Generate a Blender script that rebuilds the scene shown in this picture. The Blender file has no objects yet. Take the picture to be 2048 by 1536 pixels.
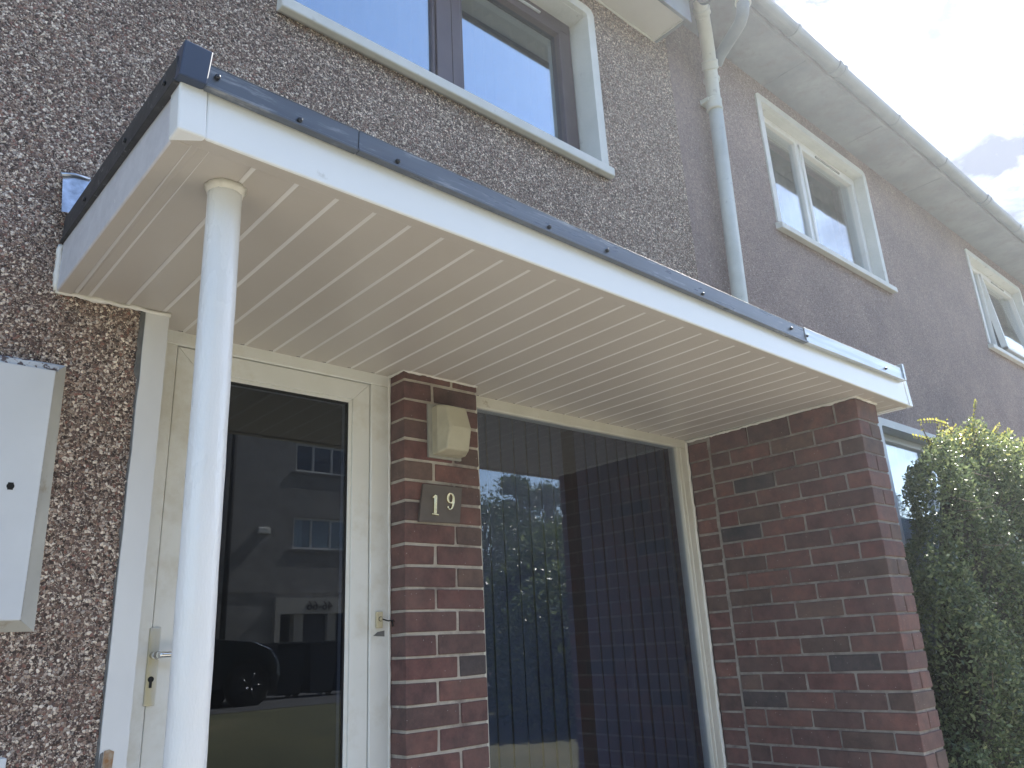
import bpy, bmesh, math, random
import numpy as np
from mathutils import Vector, Matrix, noise as mnoise
R = math.radians
scene = bpy.context.scene
COL = scene.collection
random.seed(7)

# ---------------------------------------------------------------- camera
CAM = np.array([-1.1052, -2.2729, -0.9532]); YAW, PITCH, ROLL, FPX = .7387, .3213, -.0521, 1569.818
_F = np.array([math.sin(YAW)*math.cos(PITCH), math.cos(YAW)*math.cos(PITCH), math.sin(PITCH)])
_R = np.array([math.cos(YAW), -math.sin(YAW), 0.]); _U = np.cross(_R, _F)
_R2 = _R*math.cos(ROLL)+_U*math.sin(ROLL); _U2 = _U*math.cos(ROLL)-_R*math.sin(ROLL)
cd = bpy.data.cameras.new('camera'); cam = bpy.data.objects.new('camera', cd); COL.objects.link(cam)
cd.sensor_width = 36; cd.lens = FPX*36/2048; cd.clip_start = .05; cd.clip_end = 1000
cam.matrix_world = Matrix(((_R2[0], _U2[0], -_F[0], CAM[0]), (_R2[1], _U2[1], -_F[1], CAM[1]), (_R2[2], _U2[2], -_F[2], CAM[2]), (0, 0, 0, 1)))
scene.camera = cam

# ---------------------------------------------------------------- sky, sun, exposure
SUN = Vector((.663, .065, .745)).normalized()
world = bpy.data.worlds.new("World"); scene.world = world; world.use_nodes = True
wn, wl = world.node_tree.nodes, world.node_tree.links
sky = wn.new('ShaderNodeTexSky'); sky.sky_type = 'NISHITA'; sky.sun_disc = False
sky.sun_elevation = math.asin(SUN.z); sky.sun_rotation = math.atan2(SUN.x, SUN.y)
sky.air_density = 1.0; sky.dust_density = .7; sky.ozone_density = 1.6
tc = wn.new('ShaderNodeTexCoord'); mp = wn.new('ShaderNodeMapping'); mp.inputs['Scale'].default_value = (1.0, 1.0, 2.6)
wl.new(tc.outputs['Generated'], mp.inputs['Vector'])
cn = wn.new('ShaderNodeTexNoise'); cn.inputs['Scale'].default_value = 3.2; cn.inputs['Detail'].default_value = 9; cn.inputs['Roughness'].default_value = .62; cn.inputs['Distortion'].default_value = .5
wl.new(mp.outputs[0], cn.inputs['Vector'])
dot = wn.new('ShaderNodeVectorMath'); dot.operation = 'DOT_PRODUCT'; dot.inputs[1].default_value = (.2, 1.0, -.2)
wl.new(tc.outputs['Generated'], dot.inputs[0])
mr = wn.new('ShaderNodeMapRange'); mr.inputs['From Min'].default_value = -.55; mr.inputs['From Max'].default_value = .15
mr.inputs['To Min'].default_value = -.17; mr.inputs['To Max'].default_value = .17; wl.new(dot.outputs['Value'], mr.inputs['Value'])
ad = wn.new('ShaderNodeMath'); ad.operation = 'ADD'; wl.new(cn.outputs['Fac'], ad.inputs[0]); wl.new(mr.outputs[0], ad.inputs[1])
cr = wn.new('ShaderNodeValToRGB'); cr.color_ramp.elements[0].position = .44; cr.color_ramp.elements[1].position = .74
wl.new(ad.outputs[0], cr.inputs['Fac'])
cc = wn.new('ShaderNodeMix'); cc.data_type = 'RGBA'; 
cn2 = wn.new('ShaderNodeTexNoise'); cn2.inputs['Scale'].default_value = 6.5; cn2.inputs['Detail'].default_value = 6; cn2.inputs['Roughness'].default_value = .55; cn2.inputs['Distortion'].default_value = .35
wl.new(mp.outputs[0], cn2.inputs['Vector'])
c2 = wn.new('ShaderNodeValToRGB'); c2.color_ramp.elements[0].position = .51; c2.color_ramp.elements[0].color = (.30, .44, .85, 1); c2.color_ramp.elements[1].position = .68; c2.color_ramp.elements[1].color = (4.6, 4.7, 5.0, 1)
wl.new(cn2.outputs['Fac'], c2.inputs['Fac']); wl.new(c2.outputs['Color'], cc.inputs['B'])
wl.new(cr.outputs['Color'], cc.inputs['Factor']); wl.new(sky.outputs['Color'], cc.inputs['A'])
bg = wn['Background']; bg.inputs['Strength'].default_value = .11
wl.new(cc.outputs['Result'], bg.inputs['Color'])
sd = bpy.data.lights.new('sun', 'SUN'); sd.energy = 5.0; sd.angle = R(.5); sd.color = (1, .95, .86)
so = bpy.data.objects.new('sun', sd); COL.objects.link(so); so.rotation_euler = SUN.to_track_quat('Z', 'Y').to_euler()
scene.view_settings.view_transform = 'Standard'; scene.view_settings.look = 'None'
scene.view_settings.exposure = 1.88; scene.view_settings.gamma = 1

# ---------------------------------------------------------------- helpers
def W(px, py, y=None, x=None, z=None):
    """point of the photograph on a real plane of the house"""
    d = _F+_R2*(px-1024)/FPX-_U2*(py-768)/FPX
    if y is not None: s = (y-CAM[1])/d[1]
    elif x is not None: s = (x-CAM[0])/d[0]
    else: s = (z-CAM[2])/d[2]
    return Vector(CAM+d*s)

class MB:
    def __init__(s): s.v = []; s.f = []; s.m = []; s.sm = []
    def face(s, pts, m=0, sm=False):
        i = len(s.v); s.v += [tuple(p) for p in pts]; s.f.append(tuple(range(i, i+len(pts)))); s.m.append(m); s.sm.append(sm); return s
    def hexa(s, p, m=0):
        i = len(s.v); s.v += [tuple(q) for q in p]
        for f in ((0, 3, 2, 1), (4, 5, 6, 7), (0, 1, 5, 4), (1, 2, 6, 5), (2, 3, 7, 6), (3, 0, 4, 7)):
            s.f.append(tuple(i+k for k in f)); s.m.append(m); s.sm.append(False)
        return s
    def box(s, x0, x1, y0, y1, z0, z1, m=0):
        return s.hexa(((x0, y0, z0), (x1, y0, z0), (x1, y1, z0), (x0, y1, z0), (x0, y0, z1), (x1, y0, z1), (x1, y1, z1), (x0, y1, z1)), m)
    def prism(s, prof, axis, a, b, m=0):
        """closed 2D profile extruded along an axis from a to b"""
        def P(u, w, t): return {'x': (t, u, w), 'y': (u, t, w), 'z': (u, w, t)}[axis]
        i = len(s.v); n = len(prof)
        s.v += [P(u, w, a) for u, w in prof]+[P(u, w, b) for u, w in prof]
        for k in range(n):
            s.f.append((i+k, i+(k+1) % n, i+n+(k+1) % n, i+n+k)); s.m.append(m); s.sm.append(False)
        s.f.append(tuple(i+k for k in reversed(range(n)))); s.m.append(m); s.sm.append(False)
        s.f.append(tuple(i+n+k for k in range(n))); s.m.append(m); s.sm.append(False)
        return s
    def tube(s, pts, r, n=16, m=0, cap=True, jit=0):
        pts = [Vector(p) for p in pts]; rr = r if isinstance(r, (list, tuple)) else [r]*len(pts)
        i0 = len(s.v); up = Vector((0, 0, 1)); prev = None
        for k, p in enumerate(pts):
            t = (pts[min(k+1, len(pts)-1)]-pts[max(k-1, 0)]).normalized()
            if prev is None:
                a = t.orthogonal().normalized()
            else:
                a = (prev-t*prev.dot(t)).normalized()
            prev = a; b = t.cross(a)
            for q in range(n):
                an = 2*math.pi*q/n; ra = rr[k]*(1+(random.uniform(-jit, jit) if jit else 0))
                s.v.append(tuple(p+a*math.cos(an)*ra+b*math.sin(an)*ra))
        for k in range(len(pts)-1):
            for q in range(n):
                s.f.append((i0+k*n+q, i0+k*n+(q+1) % n, i0+(k+1)*n+(q+1) % n, i0+(k+1)*n+q)); s.m.append(m); s.sm.append(True)
        if cap:
            s.f.append(tuple(i0+q for q in reversed(range(n)))); s.m.append(m); s.sm.append(False)
            e = i0+(len(pts)-1)*n; s.f.append(tuple(e+q for q in range(n))); s.m.append(m); s.sm.append(False)
        return s
    def build(s, name, mats, parent=None, bevel=0, seg=1, recalc=True):
        me = bpy.data.meshes.new(name); me.from_pydata(s.v, [], s.f)
        for m in (mats if isinstance(mats, (list, tuple)) else [mats]): me.materials.append(m)
        me.polygons.foreach_set('material_index', s.m); me.polygons.foreach_set('use_smooth', s.sm)
        if recalc:
            bm = bmesh.new(); bm.from_mesh(me); bmesh.ops.recalc_face_normals(bm, faces=bm.faces); bm.to_mesh(me); bm.free()
        me.update()
        o = bpy.data.objects.new(name, me); COL.objects.link(o)
        if parent: o.parent = parent
        if bevel:
            b = o.modifiers.new('bevel', 'BEVEL'); b.width = bevel; b.segments = seg; b.limit_method = 'ANGLE'; b.angle_limit = R(40)
        return o

def tag(o, label=None, cat=None, group=None, kind=None):
    if label: o['label'] = label
    if cat: o['category'] = cat
    if group: o['group'] = group
    if kind: o['kind'] = kind
    return o
def thing(name, label, cat, loc=(0, 0, 0), group=None):
    o = bpy.data.objects.new(name, None); COL.objects.link(o); o.location = loc; o.empty_display_size = .1
    return tag(o, label, cat, group)
def part(o, parent):
    """re-parent keeping world position (things have unrotated, unscaled Empties)"""
    o.parent = parent; o.location = Vector(o.location)-parent.location; return o
def copy_tree(o, parent=None):
    c = o.copy(); COL.objects.link(c); c.parent = parent
    for ch in list(o.children): copy_tree(ch, c)
    return c

# ---------------------------------------------------------------- materials
def nodes(name):
    m = bpy.data.materials.new(name); m.use_nodes = True; t = m.node_tree
    return m, t.nodes, t.links, t.nodes['Principled BSDF']
def tex(N, L, kind, scale, vec=None, **kw):
    t = N.new(kind); t.inputs['Scale'].default_value = scale
    for k, v in kw.items():
        if k in ('feature', 'distance', 'voronoi_dimensions', 'noise_dimensions'): setattr(t, k, v)
        else: t.inputs[k].default_value = v
    if vec: L.new(vec, t.inputs['Vector'])
    return t
def ramp(N, L, src, stops, interp='LINEAR'):
    r = N.new('ShaderNodeValToRGB'); e = r.color_ramp; e.interpolation = interp
    while len(e.elements) > 1: e.elements.remove(e.elements[-1])
    e.elements[0].position = stops[0][0]; e.elements[0].color = tuple(stops[0][1])+(1,)
    for p, c in stops[1:]:
        q = e.elements.new(p); q.color = tuple(c)+(1,)
    L.new(src, r.inputs['Fac']); return r.outputs['Color']
def mix(N, L, fac, a, b, mode='MIX'):
    m = N.new('ShaderNodeMix'); m.data_type = 'RGBA'; m.blend_type = mode
    for k, v in (('Factor', fac), ('A', a), ('B', b)):
        if isinstance(v, (int, float)): m.inputs[k].default_value = v
        elif isinstance(v, (tuple, list)): m.inputs[k].default_value = tuple(v)+(1,)
        else: L.new(v, m.inputs[k])
    return m.outputs['Result']
def mth(N, L, op, a, b=None):
    m = N.new('ShaderNodeMath'); m.operation = op
    for i, v in enumerate((a, b)):
        if v is None: continue
        if isinstance(v, (int, float)): m.inputs[i].default_value = v
        else: L.new(v, m.inputs[i])
    return m.outputs[0]
def bump(N, L, h, strength, dist, P, prev=None):
    b = N.new('ShaderNodeBump'); b.inputs['Strength'].default_value = strength; b.inputs['Distance'].default_value = dist
    L.new(h, b.inputs['Height'])
    if prev: L.new(prev, b.inputs['Normal'])
    L.new(b.outputs[0], P.inputs['Normal']); return b.outputs[0]
def surf(name, c1, c2=None, sc=6, rough=.5, bsc=60, bst=.2, bd=.002, metal=0, stretch=(1, 1, 1), lo=.35, hi=.65, spec=.5, dirt=None, dsc=3, dlo=.6, dhi=.75, rvar=0, coat=0):
    m, N, L, P = nodes(name)
    co = N.new('ShaderNodeTexCoord').outputs['Object']
    mp_ = N.new('ShaderNodeMapping'); mp_.inputs['Scale'].default_value = stretch; L.new(co, mp_.inputs['Vector']); v = mp_.outputs[0]
    n1 = tex(N, L, 'ShaderNodeTexNoise', sc, v, Detail=6, Roughness=.6)
    col = ramp(N, L, n1.outputs['Fac'], [(lo, c1), (hi, c2 or c1)])
    if dirt:
        n3 = tex(N, L, 'ShaderNodeTexNoise', dsc, v, Detail=8, Roughness=.7)
        f = ramp(N, L, n3.outputs['Fac'], [(dlo, (0, 0, 0)), (dhi, (1, 1, 1))]); col = mix(N, L, f, col, dirt)
    L.new(col, P.inputs['Base Color'])
    P.inputs['Roughness'].default_value = rough; P.inputs['Metallic'].default_value = metal; P.inputs['Specular IOR Level'].default_value = spec
    P.inputs['Coat Weight'].default_value = coat
    if rvar:
        q = N.new('ShaderNodeMapRange'); q.inputs['To Min'].default_value = rough-rvar; q.inputs['To Max'].default_value = rough+rvar
        n4 = tex(N, L, 'ShaderNodeTexNoise', sc*2.3, v, Detail=5); L.new(n4.outputs['Fac'], q.inputs['Value']); L.new(q.outputs[0], P.inputs['Roughness'])
    if bst:
        n2 = tex(N, L, 'ShaderNodeTexNoise', bsc, v, Detail=4, Roughness=.6); bump(N, L, n2.outputs['Fac'], bst, bd, P)
    return m

def m_pebbledash():
    m, N, L, P = nodes('pebbledash')
    co = N.new('ShaderNodeTexCoord').outputs['Object']
    wn_ = tex(N, L, 'ShaderNodeTexNoise', 30, co, Detail=2)
    dis = N.new('ShaderNodeVectorMath'); dis.operation = 'MULTIPLY_ADD'; L.new(wn_.outputs['Color'], dis.inputs[0]); dis.inputs[1].default_value = (.012, .012, .012); L.new(co, dis.inputs[2]); v = dis.outputs[0]
    A = tex(N, L, 'ShaderNodeTexVoronoi', 142, v, Randomness=1.0)
    E = tex(N, L, 'ShaderNodeTexVoronoi', 142, v, feature='DISTANCE_TO_EDGE', Randomness=1.0)
    A2 = tex(N, L, 'ShaderNodeTexVoronoi', 285, v, Randomness=1.0)
    E2 = tex(N, L, 'ShaderNodeTexVoronoi', 285, v, feature='DISTANCE_TO_EDGE', Randomness=1.0)
    s1 = N.new('ShaderNodeSeparateColor'); L.new(A.outputs['Color'], s1.inputs[0])
    s2 = N.new('ShaderNodeSeparateColor'); L.new(A2.outputs['Color'], s2.inputs[0])
    chips = [(0, (.055, .042, .038)), (.13, (.15, .11, .095)), (.27, (.27, .21, .18)), (.42, (.115, .085, .08)), (.53, (.40, .34, .30)), (.68, (.22, .13, .11)), (.74, (.62, .58, .53)), (.88, (.34, .31, .29)), (.96, (.70, .66, .61))]
    c1 = ramp(N, L, s1.outputs[0], chips, 'CONSTANT'); c2 = ramp(N, L, s2.outputs[1], chips, 'CONSTANT')
    pn_ = tex(N, L, 'ShaderNodeTexNoise', 3.3, co, Detail=5); pres = mth(N, L, 'GREATER_THAN', s1.outputs[1], mth(N, L, 'MULTIPLY', pn_.outputs['Fac'], .74))
    e1 = ramp(N, L, E.outputs['Distance'], [(.015, (0, 0, 0)), (.10, (1, 1, 1))])
    e2 = ramp(N, L, E2.outputs['Distance'], [(.02, (0, 0, 0)), (.13, (1, 1, 1))])
    big = mth(N, L, 'MULTIPLY', pres, e1)
    base = mix(N, L, e2, (.052, .041, .037), c2)
    col = mix(N, L, big, base, c1)
    lg = tex(N, L, 'ShaderNodeTexNoise', 2.2, co, Detail=4); lgc = ramp(N, L, lg.outputs['Fac'], [(.3, (1.38, 1.25, 1.14)), (.7, (1.74, 1.60, 1.46))])
    col = mix(N, L, 1.0, col, lgc, 'MULTIPLY')
    L.new(col, P.inputs['Base Color']); P.inputs['Roughness'].default_value = .72; P.inputs['Specular IOR Level'].default_value = .35
    fine = tex(N, L, 'ShaderNodeTexNoise', 420, co, Detail=2)
    hA = mth(N, L, 'SUBTRACT', 1.0, A.outputs['Distance']); h = mth(N, L, 'MULTIPLY', big, hA)
    hA2 = mth(N, L, 'SUBTRACT', 1.0, A2.outputs['Distance']); h2 = mth(N, L, 'MULTIPLY', mth(N, L, 'MULTIPLY', e2, hA2), .5)
    hh = mth(N, L, 'MAXIMUM', h, h2); hh = mth(N, L, 'ADD', hh, mth(N, L, 'MULTIPLY', fine.outputs['Fac'], .25))
    # facets: each chip leans its own way
    bn = bump(N, L, hh, .9, .006, P)
    vm = N.new('ShaderNodeVectorMath'); vm.operation = 'MULTIPLY_ADD'; L.new(A2.outputs['Color'], vm.inputs[0]); vm.inputs[1].default_value = (.8, .8, .8); vm.inputs[2].default_value = (-.4, -.4, -.4)
    va = N.new('ShaderNodeVectorMath'); va.operation = 'ADD'; L.new(bn, va.inputs[0]); L.new(vm.outputs[0], va.inputs[1])
    vn = N.new('ShaderNodeVectorMath'); vn.operation = 'NORMALIZE'; L.new(va.outputs[0], vn.inputs[0]); L.new(vn.outputs[0], P.inputs['Normal'])
    return m
def m_harling():
    m, N, L, P = nodes('harling')
    co = N.new('ShaderNodeTexCoord').outputs['Object']
    V = tex(N, L, 'ShaderNodeTexVoronoi', 190, co); s = N.new('ShaderNodeSeparateColor'); L.new(V.outputs['Color'], s.inputs[0])
    c = ramp(N, L, s.outputs[0], [(0, (.31, .235, .22)), (.3, (.38, .295, .275)), (.6, (.44, .345, .315)), (.85, (.50, .40, .365)), (.985, (.75, .71, .69))], 'CONSTANT')
    lg = tex(N, L, 'ShaderNodeTexNoise', 1.6, co, Detail=7, Roughness=.65); lc = ramp(N, L, lg.outputs['Fac'], [(.3, (.74, .73, .75)), (.7, (1.15, 1.12, 1.08))]); mg = tex(N, L, 'ShaderNodeTexNoise', 42, co, Detail=6, Roughness=.75); lc = mix(N, L, .8, lc, ramp(N, L, mg.outputs['Fac'], [(.32, (.66, .66, .68)), (.68, (1.3, 1.28, 1.26))]), 'MULTIPLY')
    col = mix(N, L, 1.0, c, lc, 'MULTIPLY'); L.new(col, P.inputs['Base Color']); P.inputs['Roughness'].default_value = .85
    n = tex(N, L, 'ShaderNodeTexNoise', 110, co, Detail=5, Roughness=.7); hs = mth(N, L, 'ADD', n.outputs['Fac'], mth(N, L, 'MULTIPLY', V.outputs['Distance'], -.6))
    bump(N, L, hs, 1.0, .010, P); return m
def m_brick():
    m, N, L, P = nodes('brick')
    co = N.new('ShaderNodeTexCoord').outputs['Object']
    g = N.new('ShaderNodeNewGeometry'); r = g.outputs['Random Per Island']
    c = ramp(N, L, r, [(0, (.138, .070, .066)), (.16, (.158, .078, .070)), (.3, (.118, .068, .064)), (.44, (.148, .068, .064)), (.56, (.110, .070, .062)), (.68, (.172, .082, .072)), (.80, (.128, .066, .064)), (.91, (.060, .052, .058)), (.95, (.145, .092, .078))], 'CONSTANT')
    n1 = tex(N, L, 'ShaderNodeTexNoise', 14, co, Detail=6, Roughness=.7); d = ramp(N, L, n1.outputs['Fac'], [(.36, (.55, .58, .62)), (.64, (1.35, 1.25, 1.2))])
    c = mix(N, L, .75, c, d, 'MULTIPLY'); c = mix(N, L, 1.0, c, (1.04, 1.08, 1.05), 'MULTIPLY')
    n2 = tex(N, L, 'ShaderNodeTexNoise', 70, co, Detail=5, Roughness=.8); f = ramp(N, L, n2.outputs['Fac'], [(.60, (0, 0, 0)), (.78, (1, 1, 1))])
    c = mix(N, L, mth(N, L, 'MULTIPLY', f, .45), c, (.30, .22, .19))
    # old cement smears and dust, strongest in patches
    n3 = tex(N, L, 'ShaderNodeTexNoise', 4.5, co, Detail=8, Roughness=.75); f3 = ramp(N, L, n3.outputs['Fac'], [(.43, (0, 0, 0)), (.74, (1, 1, 1))])
    c = mix(N, L, mth(N, L, 'MULTIPLY', f3, .6), c, (.17, .115, .10))
    v = tex(N, L, 'ShaderNodeTexVoronoi', 38, co); sp = mth(N, L, 'LESS_THAN', v.outputs['Distance'], .055)
    c = mix(N, L, mth(N, L, 'MULTIPLY', sp, .8), c, (.55, .5, .47))
    L.new(c, P.inputs['Base Color']); P.inputs['Roughness'].default_value = .8
    mpv = N.new('ShaderNodeMapping'); mpv.inputs['Scale'].default_value = (1, 1, .45); L.new(co, mpv.inputs['Vector'])
    n4 = tex(N, L, 'ShaderNodeTexNoise', 230, mpv.outputs[0], Detail=4, Roughness=.75)
    bump(N, L, n4.outputs['Fac'], .85, .004, P); return m
def m_glass(name, tint, f0, gcol=(.97, .98, 1)):
    m = bpy.data.materials.new(name); m.use_nodes = True; t = m.node_tree; N, L = t.nodes, t.links; N.remove(N['Principled BSDF'])
    tr = N.new('ShaderNodeBsdfTransparent'); tr.inputs[0].default_value = tint+(1,)
    gl = N.new('ShaderNodeBsdfGlossy'); gl.inputs['Roughness'].default_value = 0.0; gl.inputs['Color'].default_value = gcol+(1,)
    g = N.new('ShaderNodeNewGeometry'); dt = N.new('ShaderNodeVectorMath'); dt.operation = 'DOT_PRODUCT'; L.new(g.outputs['Incoming'], dt.inputs[0]); L.new(g.outputs['Normal'], dt.inputs[1])
    ab = mth(N, L, 'ABSOLUTE', dt.outputs['Value']); om = mth(N, L, 'SUBTRACT', 1.0, ab); pw = mth(N, L, 'POWER', om, 5.0)
    fr = mth(N, L, 'ADD', mth(N, L, 'MULTIPLY', pw, 1-f0), f0)
    co = N.new('ShaderNodeTexCoord').outputs['Object']; nz = tex(N, L, 'ShaderNodeTexNoise', 1.1, co, Detail=1)
    b = N.new('ShaderNodeBump'); b.inputs['Strength'].default_value = .04; b.inputs['Distance'].default_value = .02; L.new(nz.outputs['Fac'], b.inputs['Height']); L.new(b.outputs[0], gl.inputs['Normal'])
    mx = N.new('ShaderNodeMixShader'); L.new(fr, mx.inputs[0]); L.new(tr.outputs[0], mx.inputs[1]); L.new(gl.outputs[0], mx.inputs[2])
    L.new(mx.outputs[0], N['Material Output'].inputs['Surface']); return m
def m_leaf(name, cols, trans=.35, rough=.4):
    m, N, L, P = nodes(name)
    g = N.new('ShaderNodeNewGeometry'); c = ramp(N, L, g.outputs['Random Per Island'], cols)
    L.new(c, P.inputs['Base Color']); P.inputs['Roughness'].default_value = rough; P.inputs['Specular IOR Level'].default_value = .5
    tl = N.new('ShaderNodeBsdfTranslucent'); L.new(c, tl.inputs['Color']); mx = N.new('ShaderNodeMixShader'); mx.inputs[0].default_value = trans
    L.new(P.outputs[0], mx.inputs[1]); L.new(tl.outputs[0], mx.inputs[2]); L.new(mx.outputs[0], N['Material Output'].inputs['Surface']); return m

PEB = m_pebbledash(); HAR = m_harling(); BRK = m_brick()
MORT = surf('mortar', (.25, .22, .20), (.38, .34, .30), 18, .9, 180, .8, .004, dirt=(.13, .105, .10), dsc=3.5, dlo=.50, dhi=.66)
MORTL = surf('pale_mortar', (.42, .37, .31), (.56, .50, .43), 18, .9, 180, .8, .004, dirt=(.20, .165, .15), dsc=5, dlo=.50, dhi=.68)
UPVC = surf('white_plastic', (.80, .80, .77), (.83, .83, .81), 3, .28, 5, .05, .002, dirt=(.62, .59, .50), dsc=2.5, dlo=.55, dhi=.9)
FASC = surf('fascia_plastic', (.86, .88, .89), (.88, .90, .91), 2, .22, 2.5, .12, .003, dirt=(.70, .71, .70), dsc=9, dlo=.66, dhi=.72)
SOFG = surf('lit_groove_plastic', (.74, .72, .69), None, 3, .3, 0, 0)  # paler than the boards: light on the groove flanks put into their colour
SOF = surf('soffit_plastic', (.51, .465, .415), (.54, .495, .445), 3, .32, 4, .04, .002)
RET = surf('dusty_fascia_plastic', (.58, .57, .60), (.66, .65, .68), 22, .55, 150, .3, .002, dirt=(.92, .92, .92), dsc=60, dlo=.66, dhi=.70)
FRAME = surf('door_plastic', (.76, .76, .71), (.81, .81, .77), 4, .35, 8, .05, .002, dirt=(.55, .50, .38), dsc=3.2, dlo=.50, dhi=.80)
CREAM = surf('aged_window_plastic', (.66, .64, .55), (.74, .72, .64), 7, .45, 30, .1, .001, dirt=(.42, .36, .26), dsc=14, dlo=.62, dhi=.72)
PAINT = surf('white_masonry_paint', (.68, .69, .66), (.77, .77, .74), 5, .6, 55, .35, .004, dirt=(.40, .39, .36), dsc=9, dlo=.62, dhi=.75)
JAMB = surf('white_timber_paint', (.68, .68, .68), (.76, .76, .75), 4, .45, 28, .2, .002, stretch=(1, 1, .4), dirt=(.42, .40, .37), dsc=12, dlo=.70, dhi=.76)
POST = surf('gloss_post_paint', (.76, .77, .77), (.82, .82, .81), 6, .30, 34, .75, .005, stretch=(1, 1, .35), rvar=.12, coat=.25)
NAVY = surf('dark_edge_trim', (.045, .055, .078), (.10, .12, .155), 5, .30, 60, .12, .001, stretch=(.25, 1, 2.2), dirt=(.30, .31, .33), dsc=20, dlo=.56, dhi=.68, rvar=.1, spec=.7)
CAPM = surf('corner_cap_plastic', (.030, .045, .085), (.036, .052, .095), 5, .38, 30, .05, .001)
DUSTY = surf('dusty_black_trim', (.022, .022, .024), (.05, .048, .05), 26, .6, 90, .4, .002, dirt=(.22, .21, .22), dsc=45, dlo=.60, dhi=.68)
SILV = surf('scratched_aluminium_trim', (.42, .44, .45), (.62, .64, .65), 16, .38, 60, .2, .001, metal=.75, stretch=(.12, 1, 2.5))
ZINC = surf('zinc_flashing', (.30, .32, .36), (.72, .76, .84), 14, .30, 25, .3, .003, metal=.85)
SCREW = surf('screw_metal', (.05, .055, .065), None, 5, .35, 50, .1, .001, metal=.9)
DARK = surf('dark_gap', (.012, .012, .012), None, 5, .9, 0, 0)
CEM = surf('grey_cement', (.11, .11, .11), (.19, .185, .175), 25, .9, 120, .6, .004)
CAULK = surf('cream_sealant', (.76, .74, .67), (.84, .82, .77), 20, .5, 70, .4, .003)
BROWNF = surf('dark_brown_window_plastic', (.082, .060, .070), (.10, .075, .086), 6, .32, 20, .05, .001, rvar=.05)
PIPE = surf('grey_pipe_paint', (.60, .61, .55), (.68, .69, .63), 7, .4, 40, .3, .003, dirt=(.36, .35, .33), dsc=12, dlo=.6, dhi=.72)
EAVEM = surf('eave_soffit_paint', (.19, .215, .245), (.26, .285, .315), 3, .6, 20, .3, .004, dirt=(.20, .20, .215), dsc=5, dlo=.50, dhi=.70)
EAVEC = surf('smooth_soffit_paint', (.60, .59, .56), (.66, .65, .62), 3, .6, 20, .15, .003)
GUTM = surf('gutter_plastic', (.19, .225, .26), (.24, .275, .31), 5, .45, 20, .1, .002)
BRASS = surf('brass', (.80, .66, .36), (.88, .76, .50), 40, .22, 80, .1, .001, metal=1)
GOLD = surf('worn_gold_plate', (.56, .55, .50), (.70, .69, .64), 12, .38, 80, .1, .001, metal=.8, stretch=(1, 1, .3), dirt=(.66, .60, .34), dsc=14, dlo=.52, dhi=.75)
CHROME = surf('chrome', (.78, .78, .76), None, 5, .18, 50, .03, .001, metal=1)
BEIGE = surf('beige_lamp_plastic', (.46, .42, .30), (.54, .50, .37), 8, .42, 30, .1, .001, dirt=(.33, .29, .21), dsc=9, dlo=.52, dhi=.75)
GREYB = surf('grey_back_plate', (.30, .29, .25), (.38, .37, .32), 14, .6, 40, .2, .001)
TILE = surf('brown_tile', (.105, .085, .072), (.135, .11, .09), 12, .55, 120, .3, .001)
BELLW = surf('aged_ivory', (.50, .43, .27), (.62, .55, .37), 24, .6, 90, .4, .001, dirt=(.30, .18, .12), dsc=40, dlo=.6, dhi=.7)
METER = surf('white_box_paint', (.66, .68, .70), (.74, .76, .78), 3, .42, 12, .06, .002)
METERF = surf('weathered_box_frame', (.50, .50, .47), (.60, .60, .56), 6, .6, 30, .2, .002, dirt=(.34, .27, .18), dsc=9, dlo=.56, dhi=.70)
PEEL = surf('peeling_box_paint', (.45, .50, .58), (.62, .66, .72), 20, .6, 60, .8, .004, dirt=(.10, .08, .09), dsc=30, dlo=.50, dhi=.54)
ROOM = surf('room_wall', (.16, .16, .16), None, 5, .9, 0, 0)
BLIND = surf('blind_slat_fabric', (.046, .062, .104), (.058, .076, .122), 4, .8, 60, .1, .001)
NET = surf('net_curtain', (.72, .74, .76), (.80, .82, .84), 4, .9, 60, .3, .002)
GREYC = surf('grey_curtain', (.20, .21, .22), (.27, .28, .29), 5, .9, 60, .3, .002)
TILES = surf('concrete_roof_tiles', (.12, .09, .08), (.2, .15, .13), 9, .9, 30, .5, .01)
GLASS = m_glass('window_glass', (.86, .90, .92), .20)
TINT = m_glass('dark_door_glass', (.50, .54, .62), .062, (.90, .96, 1))
TINT2 = m_glass('dark_side_glass', (.78, .82, .88), .10)
UGL = m_glass('upper_glass', (.45, .54, .68), .36, (.80, .92, 1))
BARK = surf('twig_bark', (.10, .075, .055), (.17, .13, .10), 30, .9, 80, .5, .003)
HEDGE = m_leaf('hedge_leaf', [(0, (.06, .085, .042)), (.4, (.10, .14, .07)), (.75, (.16, .21, .10)), (1, (.26, .30, .14))], .35, .32)
SUNLEAF = m_leaf('sunlit_green_leaf', [(0, (.15, .20, .08)), (.6, (.26, .31, .12)), (.9, (.40, .42, .17)), (1, (.52, .47, .17))], .4, .3)  # paler leaf for the hedge top, sunlight put into its colour
TIPS = m_leaf('young_yellow_leaf', [(0, (.30, .32, .06)), (.6, (.44, .42, .09)), (1, (.60, .52, .16))], .4, .35)
TREEL = m_leaf('tree_leaf', [(0, (.02, .045, .012)), (.6, (.045, .085, .02)), (1, (.10, .14, .035))], .35, .4)

GZ = -2.10
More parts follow.
